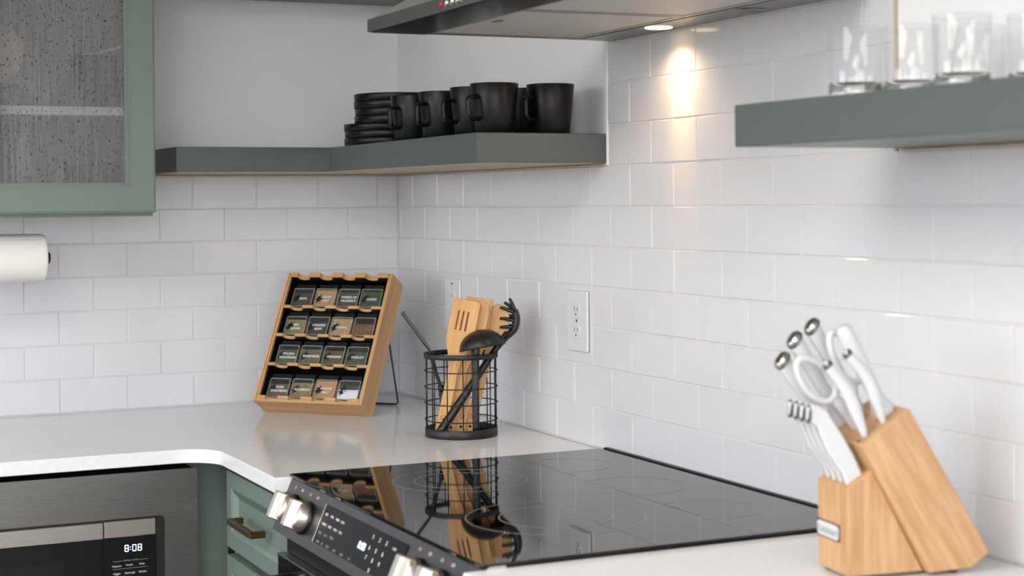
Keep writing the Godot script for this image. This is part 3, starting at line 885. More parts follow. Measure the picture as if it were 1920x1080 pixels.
func build_hood() -> void:
	var h := thing("range_hood", "stainless pyramid range hood with a lit spot lamp, above the cooktop", "range hood", Vector3(0, 0.781, 1.533))
	var rect := func(x0: float, x1: float, z: float) -> PackedVector2Array: return PackedVector2Array([Vector2(x0, -z), Vector2(x1, -z), Vector2(x1, z), Vector2(x0, z)])
	part("rim", ring_slab(rect.call(-0.495, -0.0015, 0.393), rect.call(-0.386, -0.078, 0.372), 0.0, 0.0220, Vector3.RIGHT, Vector3.BACK, Vector3.UP), M.hood_front, h)
	var st := mb()
	st.set_smooth_group(-1)
	var lo := [Vector3(-0.493, 0.0220, -0.391), Vector3(-0.0015, 0.0220, -0.391), Vector3(-0.0015, 0.0220, 0.391), Vector3(-0.493, 0.0220, 0.391)]
	var hi := [Vector3(-0.30, 0.146, -0.15), Vector3(-0.0015, 0.146, -0.15), Vector3(-0.0015, 0.146, 0.15), Vector3(-0.30, 0.146, 0.15)]
	for i in 4:
		var j := (i + 1) % 4
		quad(st, lo[i], lo[j], hi[j], hi[i], (lo[i] + lo[j]) * 0.5 - Vector3(-0.24, 0, 0) + Vector3.UP * 0.3)
	part("canopy", done(st), M.hood_steel, h)
	part("chimney", box(Vector3(-0.30, 0.146, -0.15), Vector3(-0.0015, 0.7685, 0.15), 0.001), M.hood_steel, h)
	part("housing", box(Vector3(-0.386, 0.0120, -0.372), Vector3(-0.078, 0.0215, 0.372)), M.dark_gap, h)
	part("underside_panel", box(Vector3(-0.490, -0.0012, -0.388), Vector3(-0.387, 0.0002, 0.388)), M.display_black, h)
	for s in [-1.0, 1.0]:
		var z0 := -0.370 if s < 0 else 0.004
		var z1 := -0.004 if s < 0 else 0.370
		var f := part("filter", ring_slab(PackedVector2Array([Vector2(-0.384, z0), Vector2(-0.081, z0), Vector2(-0.081, z1), Vector2(-0.384, z1)]), PackedVector2Array([Vector2(-0.374, z0 + 0.010), Vector2(-0.091, z0 + 0.010), Vector2(-0.091, z1 - 0.010), Vector2(-0.374, z1 - 0.010)]), 0.001, 0.009, Vector3.RIGHT, Vector3.BACK, Vector3.UP), M.hood_steel, h)
		part("filter_mesh", box(Vector3(-0.375, 0.0025, z0 + 0.009), Vector3(-0.090, 0.008, z1 - 0.009)), M.filter_mesh, f)
		part("latch", slab(round_rect(Vector2(-0.016, -0.0055), Vector2(0.016, 0.0055), 0.005), 0.0008, 0.003, Vector3.BACK, Vector3.RIGHT, Vector3.UP), M.dark_chrome, f, Vector3(-0.346, 0, (z0 + z1) * 0.5 + 0.02))
		var l := part("lamp", lathe([Vector2(0.0, -0.0008), Vector2(0.0205, -0.0008), Vector2(0.0225, -0.0018), Vector2(0.0240, -0.0014), Vector2(0.0245, 0.0)].map(func(v): return v), 32), M.lamp_glow if s < 0 else M.dark_chrome, h, Vector3(-0.0465, 0, s * 0.145))
		if s < 0:
			for beam in [[HOOD_BEAM, 18.5, 0.29, Color(1.0, 0.74, 0.45), 0.018], [HOOD_SPILL, 80.0, -0.25, Color(1.0, 0.85, 0.68), 0.0]]:
				var sp := SpotLight3D.new()
				sp.name = "hood_spot"
				sp.light_color = beam[3]
				sp.light_energy = beam[0]
				sp.light_size = 0.012
				sp.spot_angle = beam[1]
				sp.spot_angle_attenuation = 1.0
				sp.spot_range = 6.0
				sp.spot_attenuation = 2.0
				sp.shadow_enabled = true
				sp.position = Vector3(beam[4], -0.006, 0)
				sp.rotation = Vector3(-PI / 2, 0, 0)
				sp.basis = Basis(Vector3.BACK, beam[2]) * sp.basis
				l.add_child(sp)
	part("indicator_light", lathe([Vector2(0, 0), Vector2(0.005, 0), Vector2(0.004, 0.002), Vector2(0, 0.002)].map(func(v): return v), 16), M.print_red, h, Vector3(-0.495, 0.0110, -0.055), Basis(Vector3.BACK, PI / 2))
	for i in 5:
		part("button", lathe([Vector2(0.0065, 0), Vector2(0.006, 0.004), Vector2(0.0045, 0.005), Vector2(0, 0.005)], 20), M.chrome, h, Vector3(-0.495, 0.0110, -0.030 + i * 0.022), Basis(Vector3.BACK, PI / 2))

func build_outlets() -> void:
	for k in 2:
		var z: float = [0.360, 0.988][k]
		var y: float = [0.241, 0.2425][k]
		var w := thing("wall_outlet", ["white safety outlet with test buttons, behind the utensil caddy", "white duplex wall outlet, on the tiles right of the utensil caddy"][k], "outlet", Vector3(-0.0005, y, z), Basis(Vector3.BACK, Vector3.UP, Vector3.LEFT))
		part("cover_plate", slab(round_rect(Vector2(-0.0435, -0.060), Vector2(0.0435, 0.060), 0.004, 3), 0.0, 0.0055, Vector3.RIGHT, Vector3.UP, Vector3.BACK, 0.0018), M.plate_white, w)
		if k == 1:
			for s in [-1.0, 1.0]:
				var f := part("receptacle", slab(round_rect(Vector2(-0.0165, -0.0145), Vector2(0.0165, 0.0145), 0.0115), 0.005, 0.0075, Vector3.RIGHT, Vector3.UP, Vector3.BACK, 0.0008), M.plate_white, w, Vector3(0, s * 0.0205, 0))
				for q in [[-0.0063, 0.003, 0.0011, 0.0042], [0.0063, 0.003, 0.0011, 0.0036]]:
					part("slot", box(Vector3(q[0] - q[2], q[1] - q[3], 0.0070), Vector3(q[0] + q[2], q[1] + q[3], 0.0077)), M.slot_dark, f)
				part("ground_hole", lathe([Vector2(0.0024, 0), Vector2(0.0024, 0.0007), Vector2(0, 0.0007)], 14), M.slot_dark, f, Vector3(0, -0.0075, 0.0070), Basis(Vector3.RIGHT, PI / 2))
			part("screw", lathe([Vector2(0.0032, 0), Vector2(0.0028, 0.001), Vector2(0, 0.0013)], 14), M.dark_chrome, w, Vector3(0, 0, 0.0054), Basis(Vector3.RIGHT, PI / 2))
		else:
			var f := part("receptacle", slab(round_rect(Vector2(-0.0170, -0.0340), Vector2(0.0170, 0.0340), 0.003, 3), 0.005, 0.0072, Vector3.RIGHT, Vector3.UP, Vector3.BACK, 0.0008), M.plate_white, w)
			for s in [-1.0, 1.0]:
				for q in [[-0.0063, 0.0011, 0.0042], [0.0063, 0.0011, 0.0036]]:
					part("slot", box(Vector3(q[0] - q[1], s * 0.0215 - q[2], 0.0068), Vector3(q[0] + q[1], s * 0.0215 + q[2], 0.0074)), M.slot_dark, f)
				part("button", box(Vector3(-0.0070, s * 0.0042 - 0.0030, 0.0068), Vector3(0.0070, s * 0.0042 + 0.0030, 0.0084), 0.0006), M.plate_white, f)
				part("screw", lathe([Vector2(0.0032, 0), Vector2(0.0028, 0.001), Vector2(0, 0.0013)], 14), M.dark_chrome, w, Vector3(0, s * 0.049, 0.0054), Basis(Vector3.RIGHT, PI / 2))

# ------------------------------------------------------------------ crockery
func build_mugs() -> void:
	var right := Vector3(cos(YAW), 0, -sin(YAW))
	var near := Vector3(sin(YAW), 0, cos(YAW))
	var turn := func(a: float) -> Basis:       # handle points to the viewer's left, turned a towards the viewer
		var d := -right * cos(a) + near * sin(a)
		return Basis(Vector3.UP, atan2(-d.z, d.x))
	var spots := [
		[-0.2205, 0.662, 0.85, "black mug next to the stacked plates, leftmost of the mugs"],
		[-0.2110, 0.795, 0.80, "second black mug from the plates, its square handle clear of the next"],
		[-0.2000, 0.932, 0.53, "third black mug from the plates, half hidden behind the front mug"],
		[-0.2065, 1.045, 0.75, "black mug at the outer corner of the shelf, covering the mug behind"],
		[-0.0935, 1.056, 0.75, "black mug nearest the tiled wall at the shelf's end"],
		[-0.0850, 0.927, -1.20, "black mug in the dark gap behind the two end mugs"]]
	var first: Node3D
	for i in spots.size():
		var s = spots[i]
		if i == 0:
			first = thing("mug", s[3], "mug", Vector3(s[0], 0.6078, s[1]), turn.call(s[2]), "black mugs on the corner shelf")
			part("body", lathe([Vector2(0, 0.0015), Vector2(0.031, 0.0015), Vector2(0.0325, 0.0), Vector2(0.0355, 0.0), Vector2(0.0368, 0.0018), Vector2(0.0462, 0.0935), Vector2(0.0456, 0.0948), Vector2(0.0436, 0.0948), Vector2(0.0428, 0.0938), Vector2(0.0336, 0.008), Vector2(0.030, 0.0055), Vector2(0, 0.0055)], 56), M.stoneware, first)
			var h := bent([Vector3(0.0425, 0.0690, 0), Vector3(0.0670, 0.0680, 0), Vector3(0.0645, 0.0270, 0), Vector3(0.0380, 0.0270, 0)], 0.010, 6)
			part("handle", tube(h, 0.0041, 12, false, 1.45, Vector3.BACK), M.stoneware, first)
		else:
			copy(first, s[3], Vector3(s[0], 0.6078, s[1]), turn.call(s[2]))

func build_plates() -> void:
	var y := 0.6078
	var at := [[-0.175, 0.397, 0.0985], [-0.174, 0.399, 0.0985], [-0.176, 0.398, 0.0985], [-0.167, 0.428, 0.0935], [-0.166, 0.430, 0.0935], [-0.168, 0.429, 0.0940], [-0.167, 0.430, 0.0945]]
	var lb := ["black plate at the bottom of the stack, on the shelf", "second black plate up the stack, one of the wider three", "third black plate up, topmost of the wider ones", "lowest of the four smaller black plates, its side on the wide ones", "second of the smaller black plates, counted from the wide ones", "black plate just under the stack's top one", "topmost black plate of the stack beside the mugs"]
	for i in 7:
		var s = at[i]
		var R: float = s[2]
		var hgt := 0.0167 if i < 3 else 0.0172
		var p := thing("plate", lb[i], "plate", Vector3(s[0], y, s[1]), Basis(), "black plates stacked on the corner shelf")
		part("dish", lathe([Vector2(0, 0.001), Vector2(R * 0.82, 0.001), Vector2(R * 0.84, 0), Vector2(R * 0.97, 0.0), Vector2(R * 0.988, 0.0012), Vector2(R, hgt - 0.0022), Vector2(R - 0.0008, hgt - 0.0012), Vector2(R - 0.0035, hgt - 0.0014), Vector2(R * 0.93, 0.0052), Vector2(R * 0.88, 0.0038), Vector2(0, 0.0038)], 72), M.stoneware, p)
		y += hgt - 0.0008

func build_tumblers() -> void:
	var spots := [
		[-0.1900, 2.140, "clear tumbler at the left end of the floating shelf"],
		[-0.1450, 2.196, "clear tumbler standing second from the shelf's left end"],
		[-0.1670, 2.318, "clear tumbler in front, overlapping another tumbler behind it"],
		[-0.0590, 2.222, "clear tumbler behind the others, close to the wall above the shelf"],
		[-0.0850, 2.356, "clear tumbler cut off by the photo's right edge"]]
	var first: Node3D
	for i in spots.size():
		var s = spots[i]
		var at := Vector3(s[0], 0.6078, s[1])
		if i == 0:
			first = thing("tumbler", s[2], "glass", at, Basis(), "clear tumblers on the floating shelf")
			var R := 0.0358
			part("wall", lathe([Vector2(R - 0.0005, 0.0205), Vector2(R, 0.0915), Vector2(R - 0.0006, 0.0925), Vector2(R - 0.0012, 0.0925), Vector2(R - 0.0018, 0.0915), Vector2(R - 0.0024, 0.0205)], 72), M.tumbler_glass, first)
			part("base", lathe([Vector2(0, 0.0012), Vector2(R - 0.006, 0.0008), Vector2(R - 0.003, 0.0), Vector2(R - 0.001, 0.0012), Vector2(R - 0.0005, 0.005), Vector2(R - 0.0005, 0.0205), Vector2(R - 0.0024, 0.0210), Vector2(R - 0.005, 0.0180), Vector2(R - 0.012, 0.0145), Vector2(0, 0.0130)], 72), M.clear_glass, first)
		else:
			copy(first, s[2], at, Basis(Vector3.UP, i * 0.7))

# ------------------------------------------------------------------ spice rack
func build_spice_rack() -> void:
	var yaw := -0.8187
	var lean := 0.5283
	var W := 0.2748
	var H := 0.329
	var D := 0.064
	var w := Vector3(cos(yaw), 0, -sin(yaw))
	var f := Vector3(sin(yaw), 0, cos(yaw))
	var up := Vector3.UP * cos(lean) - f * sin(lean)
	var nn := f * cos(lean) + Vector3.UP * sin(lean)
	var bs := Basis(w, up, nn)
	var at := Vector3(-0.4092, 0.0008, 0.2055)
	var r := thing("spice_rack", "leaning bamboo rack holding sixteen labelled spice jars, on the back worktop", "spice rack", at, bs)
	var b := 0.0005
	for x in [0.0, W]:
		var s: float = 1.0 if x == 0.0 else -1.0
		var lo: float = x if s > 0 else x - 0.0055
		part("side_board", box(Vector3(lo, 0, 0), Vector3(lo + 0.0055, H, D), b), M.bamboo_up, r)
		var lo2: float = x + 0.0057 if s > 0 else x - 0.0102
		part("inner_strip", box(Vector3(lo2, 0.0057, 0.0), Vector3(lo2 + 0.0045, H - 0.004, D - 0.0022), b), M.bamboo_up, r)
	part("bottom_board", box(Vector3(0.0057, 0, 0), Vector3(W - 0.0057, 0.0055, D), b), M.bamboo_across, r)
	part("back_panel", box(Vector3(0.0057, 0.006, 0.0), Vector3(W - 0.0057, H - 0.001, 0.006)), M.black_plastic, r)
	# scalloped rails: outline seen from above, pushed up through their thickness
	var rail := func(y0: float, y1: float, front: float, deep: float) -> ArrayMesh:
		var p := PackedVector2Array([Vector2(0.0103, 0.006), Vector2(W - 0.0103, 0.006), Vector2(W - 0.0103, front)])
		for i in 4:
			var c := 0.0437 + 0.0595 * (3 - i)
			for k in 13:
				var a := PI * k / 12.0
				p.append(Vector2(c + 0.0160 * cos(a), front - deep * pow(sin(a), 0.7)))
		p.append(Vector2(0.0103, front))
		return slab(p, y0, y1, Vector3.RIGHT, Vector3.BACK, Vector3.UP)
	part("scalloped_rail", rail.call(H - 0.0120, H, D, 0.0150), M.bamboo_across, r)
	for y in [0.0915, 0.1655, 0.2385]:
		part("scalloped_rail", rail.call(y, y + 0.0070, D - 0.0045, 0.0150), M.bamboo_across, r)
	part("scalloped_rail", rail.call(0.0057, 0.0150, D - 0.001, 0.0150), M.bamboo_across, r)
	# thin black sheets that darken the rails underneath and the inner sides
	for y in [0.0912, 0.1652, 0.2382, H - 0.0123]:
		part("black_sheet", rail.call(y - 0.0004, y + 0.0002, (D if y > 0.3 else D - 0.0045) - 0.0012, 0.0146), M.black_plastic, r)
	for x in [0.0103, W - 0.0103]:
		part("black_sheet", box(Vector3(x - 0.0004, 0.0150, 0.006), Vector3(x + 0.0004, H - 0.0125, D - 0.0085)), M.black_plastic, r)
	# wire stand behind: back down to the worktop
	var inv := Transform3D(bs, at).affine_inverse()
	var foot_r := inv * Vector3(-0.0936, 0.0025, 0.2355)
	var foot_l := foot_r - Vector3(0.2005, 0, 0)
	var y_up := 0.272
	part("wire_stand", tube(bent([Vector3(foot_l.x, y_up, -0.002), foot_l, foot_r, Vector3(foot_r.x, y_up, -0.002)], 0.010), 0.0021, 10), M.black_wire, r)
	for x in [foot_l.x, foot_r.x]:
		part("hinge_clip", box(Vector3(x - 0.006, y_up - 0.006, -0.005), Vector3(x + 0.006, y_up + 0.006, 0.0), 0.001), M.black_wire, r)
	# jars
	var rows := [0.2457, 0.1727, 0.0987, 0.0152]
	var names := [["BASIL", "CELERY\nSALT", "HERBES DE\nPROVENCE", "CHIVES"], ["BAY\nLEAVES", "CRUSHED\nMINT", "FENNEL", ""], ["ITALIAN\nSEASONING", "MARJORAM", "OREGANO", "PARSLEY"], ["PIZZA\nSEASONING", "ROSEMARY", "SEASON\nSALT", "SEA SALT"]]
	var lab := [
		["spice jar of dried leaves labelled basil, first in the rack's top row", "spice jar of tan powder labelled celery salt, in the rack's top row", "spice jar labelled herbes de provence, third in the rack's top row", "spice jar of green flakes labelled chives, last in the rack's top row"],
		["spice jar of pale leaf bits labelled bay leaves, in the second row", "spice jar labelled crushed mint, between bay leaves and fennel", "spice jar of pale seeds labelled fennel, in the rack's second row", "unlettered spice jar of red-brown seeds, beside the fennel jar"],
		["spice jar labelled italian seasoning, first in the rack's third row", "spice jar of green-brown herb labelled marjoram, in the third row", "spice jar of brown herb labelled oregano, in the third row", "spice jar of green flakes labelled parsley, in the third row"],
		["spice jar labelled pizza seasoning, first in the rack's bottom row", "spice jar of pale needles labelled rosemary, in the bottom row", "spice jar of tan powder labelled season salt, in the bottom row", "spice jar of white crystals labelled sea salt, in the bottom row"]]
	var tones := [
		[[Color(0.20, 0.19, 0.11), Color(0.30, 0.27, 0.17), Color(0.12, 0.12, 0.07)], [Color(0.66, 0.52, 0.36), Color(0.70, 0.56, 0.40)], [Color(0.27, 0.22, 0.15), Color(0.38, 0.33, 0.22), Color(0.2, 0.2, 0.12)], [Color(0.20, 0.26, 0.12), Color(0.33, 0.38, 0.20), Color(0.14, 0.18, 0.08)]],
		[[Color(0.52, 0.49, 0.28), Color(0.42, 0.40, 0.22), Color(0.60, 0.56, 0.36)], [Color(0.18, 0.15, 0.10), Color(0.25, 0.21, 0.14)], [Color(0.70, 0.58, 0.40), Color(0.58, 0.47, 0.30), Color(0.78, 0.68, 0.50)], [Color(0.42, 0.24, 0.15), Color(0.28, 0.15, 0.10), Color(0.66, 0.48, 0.30)]],
		[[Color(0.33, 0.30, 0.17), Color(0.45, 0.40, 0.24), Color(0.25, 0.24, 0.12)], [Color(0.40, 0.38, 0.21), Color(0.30, 0.28, 0.15), Color(0.50, 0.46, 0.28)], [Color(0.36, 0.27, 0.16), Color(0.28, 0.22, 0.12), Color(0.46, 0.36, 0.22)], [Color(0.20, 0.25, 0.13), Color(0.30, 0.35, 0.18), Color(0.13, 0.17, 0.08)]],
		[[Color(0.34, 0.29, 0.18), Color(0.46, 0.40, 0.26), Color(0.26, 0.22, 0.13)], [Color(0.55, 0.46, 0.26), Color(0.42, 0.36, 0.20), Color(0.66, 0.56, 0.36)], [Color(0.70, 0.52, 0.33), Color(0.74, 0.57, 0.38)], [Color(0.88, 0.88, 0.90), Color(0.95, 0.95, 0.96)]]]
	var fill := [[0.74, 0.92, 0.80, 0.86], [0.82, 0.62, 0.92, 0.64], [0.76, 0.80, 0.76, 0.72], [0.70, 0.80, 0.94, 0.52]]
	var bw := 0.0535
	var bh := 0.0475
	var bd := 0.0340
	var wall := mb()
	add_slab(wall, round_rect(Vector2(-bw / 2, 0), Vector2(bw / 2, bd), 0.003, 3), 0.0, bh, Vector3.RIGHT, Vector3.BACK, Vector3.UP, 0.0008)
	var glass_mesh := done(wall)
	var glint_mesh := ring_slab(round_rect(Vector2(-bw / 2 + 0.0002, 0.0002), Vector2(bw / 2 - 0.0002, bh - 0.0002), 0.002, 2), round_rect(Vector2(-bw / 2 + 0.0016, 0.0016), Vector2(bw / 2 - 0.0016, bh - 0.0016), 0.001, 2), bd - 0.0006, bd + 0.0003)
	var lid_mesh := slab(round_rect(Vector2(-bw / 2 + 0.0005, 0.001), Vector2(bw / 2 - 0.0005, bd - 0.003), 0.003, 3), bh, bh + 0.0122, Vector3.RIGHT, Vector3.BACK, Vector3.UP, 0.001)
	var foot_mesh := slab(round_rect(Vector2(-bw / 2 + 0.002, 0.001), Vector2(bw / 2 - 0.002, bd - 0.001), 0.003, 3), -0.0040, 0.0, Vector3.RIGHT, Vector3.BACK, Vector3.UP)
	var leaf := PackedVector2Array([Vector2(-0.016, -0.013), Vector2(-0.0125, -0.008), Vector2(-0.006, -0.0075), Vector2(-0.0085, -0.0040), Vector2(0.0015, -0.0005), Vector2(-0.0035, 0.0015), Vector2(0.0005, 0.0065), Vector2(-0.0050, 0.0050), Vector2(-0.0070, 0.0125), Vector2(-0.0105, 0.0055), Vector2(-0.0165, 0.0060), Vector2(-0.0150, 0.0005), Vector2(-0.0210, -0.0025), Vector2(-0.0160, -0.0060)])
	var leaf_mesh := slab(leaf, 0.0, 0.00025)
	for i in 4:
		for k in 4:
			var p := Vector3(0.0437 + 0.0595 * k, rows[i] + 0.0046, 0.0085)
			var jar := thing("spice_jar", lab[i][k], "jar", at + bs * p, bs, "spice jars in the bamboo rack")
			var m := StandardMaterial3D.new()
			m.resource_name = "spice"
			m.albedo_texture = specks(100 + i * 4 + k, tones[i][k], 1 if tones[i][k].size() < 3 else 3)
			m.uv1_triplanar = true
			m.uv1_scale = Vector3(9, 9, 9)
			m.roughness = 0.9
			part("glass", glass_mesh, M.jar_glass, jar)
			part("rim", glint_mesh, M.jar_edge_glint, jar)  # pale frame imitates the bright lines along the glass edges
			var hgt: float = bh * fill[i][k]
			# the spice lies level, not square to the leaning jar
			var sp := PackedVector2Array([Vector2(0.0015, 0.0015), Vector2(bd - 0.0018, 0.0015), Vector2(bd - 0.0014, minf(hgt, bh - 0.002)), Vector2(0.0015, minf(hgt + 0.014, bh - 0.0015))])
			part("spice", slab(sp, -bw / 2 + 0.0018, bw / 2 - 0.0018, Vector3.BACK, Vector3.UP, Vector3.RIGHT, 0.0006), m, jar)
			part("lid", lid_mesh, M.black_plastic, jar)
			part("foot", foot_mesh, M.black_plastic, jar)
			if names[i][k] != "":
				part("leaf_print", leaf_mesh, M.print_black, jar, Vector3(-0.004, bh * 0.5 - 0.002, bd + 0.0001))
				part("lettering", letters(names[i][k], 0.0058, true), M.print_white, jar, Vector3(0.003, bh * 0.5 - 0.003, bd + 0.0006))

# ------------------------------------------------------------------ utensil caddy
func bamboo_tool(called: String, label: String, bottom: Vector3, top: Vector3, out: Vector3, outline: PackedVector2Array, slots: bool, marked := true) -> Node3D:
	var y := (top - bottom).normalized()
	var z := (out - y * out.dot(y)).normalized()
	var x := y.cross(z)
	var t := thing(called, label, "utensil", bottom, Basis(x, y, z), "bamboo utensils in the wire caddy")
	var th := 0.0055
	if slots:
		# blade with three slots cut through it
		var cut := CSGPolygon3D.new()
		cut.polygon = outline
		cut.depth = th
		var root := CSGCombiner3D.new()
		root.add_child(cut)
		for i in 3:
			var s := CSGBox3D.new()
			s.size = Vector3(0.0036, 0.040, 0.05)
			s.operation = CSGShape3D.OPERATION_SUBTRACTION
			s.position = Vector3(-0.002 + 0.0098 * (i - 1), 0.237, 0)
			root.add_child(s)
		root.name = "blade"
		for c in [cut]:
			c.material = M.utensil_wood
			c.position = Vector3(0, 0, th * 0.5)
		for c in root.get_children():
			if c is CSGBox3D:
				c.material = M.utensil_wood
		t.add_child(root)
	else:
		part("blade", slab(outline, -th / 2, th / 2, Vector3.RIGHT, Vector3.UP, Vector3.BACK, 0.0012), M.utensil_wood, t)
	part("hanging_hole", lathe([Vector2(0.0030, 0), Vector2(0.0030, 0.0003), Vector2(0, 0.0003)], 20), M.burn_mark, t, Vector3(0, 0.014, th / 2), Basis(Vector3.RIGHT, PI / 2))
	if marked:
		var g := mb()
		# engraved maker's mark: an arch over a letter R
		var a := []
		for i in 9:
			var q := PI * i / 8.0
			a.append(Vector3(0.0046 * cos(q), 0.0035 * sin(q) + 0.002, 0))
		a.append(Vector3(-0.0046, -0.0035, 0))
		add_tube(g, a, 0.0005, 5)
		part("engraved_mark", done(g), M.burn_mark, t, Vector3(0, 0.034, th / 2))
		part("engraved_letter", letters("R", 0.0062, true), M.burn_mark, t, Vector3(0.0008, 0.0325, th / 2))
	return t

func turner_outline(w_top: float, w_neck: float, w_bot: float, neck: float, shoulder: float, top: float, corner: float, skew := 0.0) -> PackedVector2Array:
	var p := PackedVector2Array()
	p.append_array(PackedVector2Array([Vector2(-w_bot / 2 + 0.002, 0), Vector2(w_bot / 2 - 0.002, 0), Vector2(w_bot / 2, 0.002), Vector2(w_neck / 2, neck)]))
	for i in range(1, 7):
		var t := i / 6.0
		var s := t * t * (3 - 2 * t)
		p.append(Vector2(lerpf(w_neck / 2, w_top / 2, s), lerpf(neck, shoulder, t)))
	p.append_array(arc(Vector2(w_top / 2 - corner, top - corner + skew), corner, 0, PI / 2, 5))
	p.append_array(arc(Vector2(-w_top / 2 + corner, top - corner - skew), corner, PI / 2, PI, 5))
	for i in range(5, -1, -1):
		var t := i / 6.0
		var s := t * t * (3 - 2 * t)
		p.append(Vector2(-lerpf(w_neck / 2, w_top / 2, s), lerpf(neck, shoulder, t)))
	p.append(Vector2(-w_bot / 2, 0.002))
	return p

func build_caddy() -> void:
	var c := Vector3(-0.1618, 0.0003, 0.7693)
	var k := thing("utensil_caddy", "round black wire caddy full of kitchen utensils, beside the cooktop's far corner", "caddy", c)
	var R := 0.0734
	part("base", lathe([Vector2(0, 0.0), Vector2(R + 0.0006, 0), Vector2(R + 0.0012, 0.001), Vector2(R + 0.0012, 0.0172), Vector2(R + 0.0004, 0.018), Vector2(R - 0.001, 0.018), Vector2(R - 0.0016, 0.0172), Vector2(R - 0.0016, 0.004), Vector2(0, 0.004)], 72), M.black_wire, k)
	part("rim", lathe([Vector2(R - 0.0008, 0.160), Vector2(R + 0.0022, 0.160), Vector2(R + 0.0028, 0.161), Vector2(R + 0.0028, 0.1695), Vector2(R + 0.0020, 0.1706), Vector2(R - 0.0006, 0.1706), Vector2(R - 0.0010, 0.1696), Vector2(R - 0.0008, 0.160)], 72), M.black_wire, k)
	for y in [0.0340, 0.0685, 0.1010, 0.1340]:
		var p := []
		for i in 64:
			p.append(Vector3(cos(TAU * i / 64.0), 0, sin(TAU * i / 64.0)) * (R + 0.0012) + Vector3(0, y, 0))
		part("ring_wire", tube(p, 0.00125, 8, true), M.black_wire, k)
	for i in 14:
		var a := TAU * (i + 0.28) / 14.0
		var q := Vector3(cos(a), 0, sin(a)) * (R - 0.0008)
		part("upright_wire", tube([q + Vector3(0, 0.012, 0), q + Vector3(0, 0.163, 0)], 0.00125, 8), M.black_wire, k)
	# the view's own left, up and near directions here, for standing the tools in it as the photograph has them
	var rt := Vector3(0.9053, 0, 0.4247)
	var nr := Vector3(-0.4247, 0, 0.9053)
	var out := nr + Vector3.UP * 0.12
	bamboo_tool("slotted_turner", "bamboo turner with three slots, foremost of the wooden tools in the caddy", Vector3(-0.2050, 0.0060, 0.7590) + nr * 0.018, Vector3(-0.1478, 0.2790, 0.7759) + nr * 0.036, out, turner_outline(0.0560, 0.0200, 0.0230, 0.135, 0.208, 0.2805, 0.007), true)
	bamboo_tool("bamboo_turner", "plain bamboo turner with rounded corner, right behind the slotted one", Vector3(-0.1840, 0.0050, 0.7600) + nr * 0.012, Vector3(-0.1330, 0.2770, 0.7820) + nr * 0.020, out, turner_outline(0.0640, 0.0190, 0.0220, 0.130, 0.205, 0.2790, 0.016), false)
	bamboo_tool("bamboo_spatula", "square-cornered bamboo spatula peeking out behind the rounded turner", Vector3(-0.1650, 0.0050, 0.7690) + nr * 0.006, Vector3(-0.1245, 0.2790, 0.7875) - nr * 0.002, out, turner_outline(0.0540, 0.0190, 0.0220, 0.125, 0.200, 0.2800, 0.002), false)
	var spoon := PackedVector2Array([Vector2(-0.010, 0), Vector2(0.010, 0), Vector2(0.011, 0.002), Vector2(0.0085, 0.14), Vector2(0.009, 0.185)])
	for i in 17:
		var a := lerpf(-1.25, PI + 1.25, i / 16.0)
		spoon.append(Vector2(0.0265 * cos(a), 0.2330 + 0.0400 * sin(a)))
	spoon.append_array(PackedVector2Array([Vector2(-0.009, 0.185), Vector2(-0.0085, 0.14), Vector2(-0.011, 0.002)]))
	bamboo_tool("bamboo_spoon", "bamboo spoon whose round head shows behind the black claw server", Vector3(-0.1490, 0.0050, 0.7755), Vector3(-0.0885, 0.2640, 0.8080) - nr * 0.012, out, spoon, false)
	# ladle: bowl upside down over its handle
	var l := thing("ladle", "black ladle with its bowl upturned over the caddy rim", "utensil", Vector3(-0.1345, 0.0050, 0.7830) + nr * 0.034)
	var lo := l.position
	var hp := [Vector3(0, 0.0, 0), Vector3(0, 0.09, 0), Vector3(0.0005, 0.165, 0) - nr * 0.002, Vector3(0.002, 0.186, 0) - nr * 0.004]
	part("handle", tube(smooth_path(hp, 4), [0.0066, 0.0068, 0.0070, 0.0072, 0.0074, 0.0076, 0.0078, 0.0080, 0.0082, 0.0084, 0.0086, 0.0088, 0.0090], 14, false, 0.55, nr), M.black_nylon, l)
	var bowl := []
	var RB := 0.0470
	for i in 13:
		var a := PI / 2 * i / 12.0
		bowl.append(Vector2(RB * cos(a), RB * 0.80 * sin(a)))
	var full := [Vector2(RB - 0.003, 0.0), Vector2(RB + 0.001, -0.0004)]
	full.append_array(bowl.slice(1))
	full[-1] = Vector2(0, RB * 0.80)
	for i in range(12, -1, -1):
		var a := PI / 2 * i / 12.0
		full.append(Vector2((RB - 0.003) * cos(a) if i < 12 else 0.0, (RB * 0.80 - 0.003) * sin(a)))
	var tilt := Basis(nr, 0.17) * Basis(rt, -0.10)
	part("bowl", lathe(full, 48), M.black_nylon, l, Vector3(0.0135, 0.1770, 0.0063), tilt)
	# claw server: handle from the caddy's near left, bowl up right with prongs
	var sv := thing("claw_server", "black pronged pasta server leaning to the right across the caddy", "utensil", Vector3(-0.2055, 0.0090, 0.7560) + nr * 0.036)
	var so := sv.position
	var neck := Vector3(-0.0950, 0.1790, 0.8010) - nr * 0.004
	var pts := smooth_path([Vector3.ZERO, (neck - so) * 0.45, (neck - so) * 0.85, neck - so, Vector3(-0.0745, 0.2080, 0.8105) - so - nr * 0.010], 5)
	var rad := []
	for i in pts.size():
		var t := float(i) / (pts.size() - 1)
		rad.append(lerpf(0.0090, 0.0066, minf(t * 1.5, 1.0)) + (0.0035 * smoothstep(0.7, 1.0, t)))
	part("handle", tube(pts, rad, 14), M.black_nylon, sv)
	var b0 := Vector3(-0.0800, 0.1980, 0.8080) - so - nr * 0.010
	var bo := []
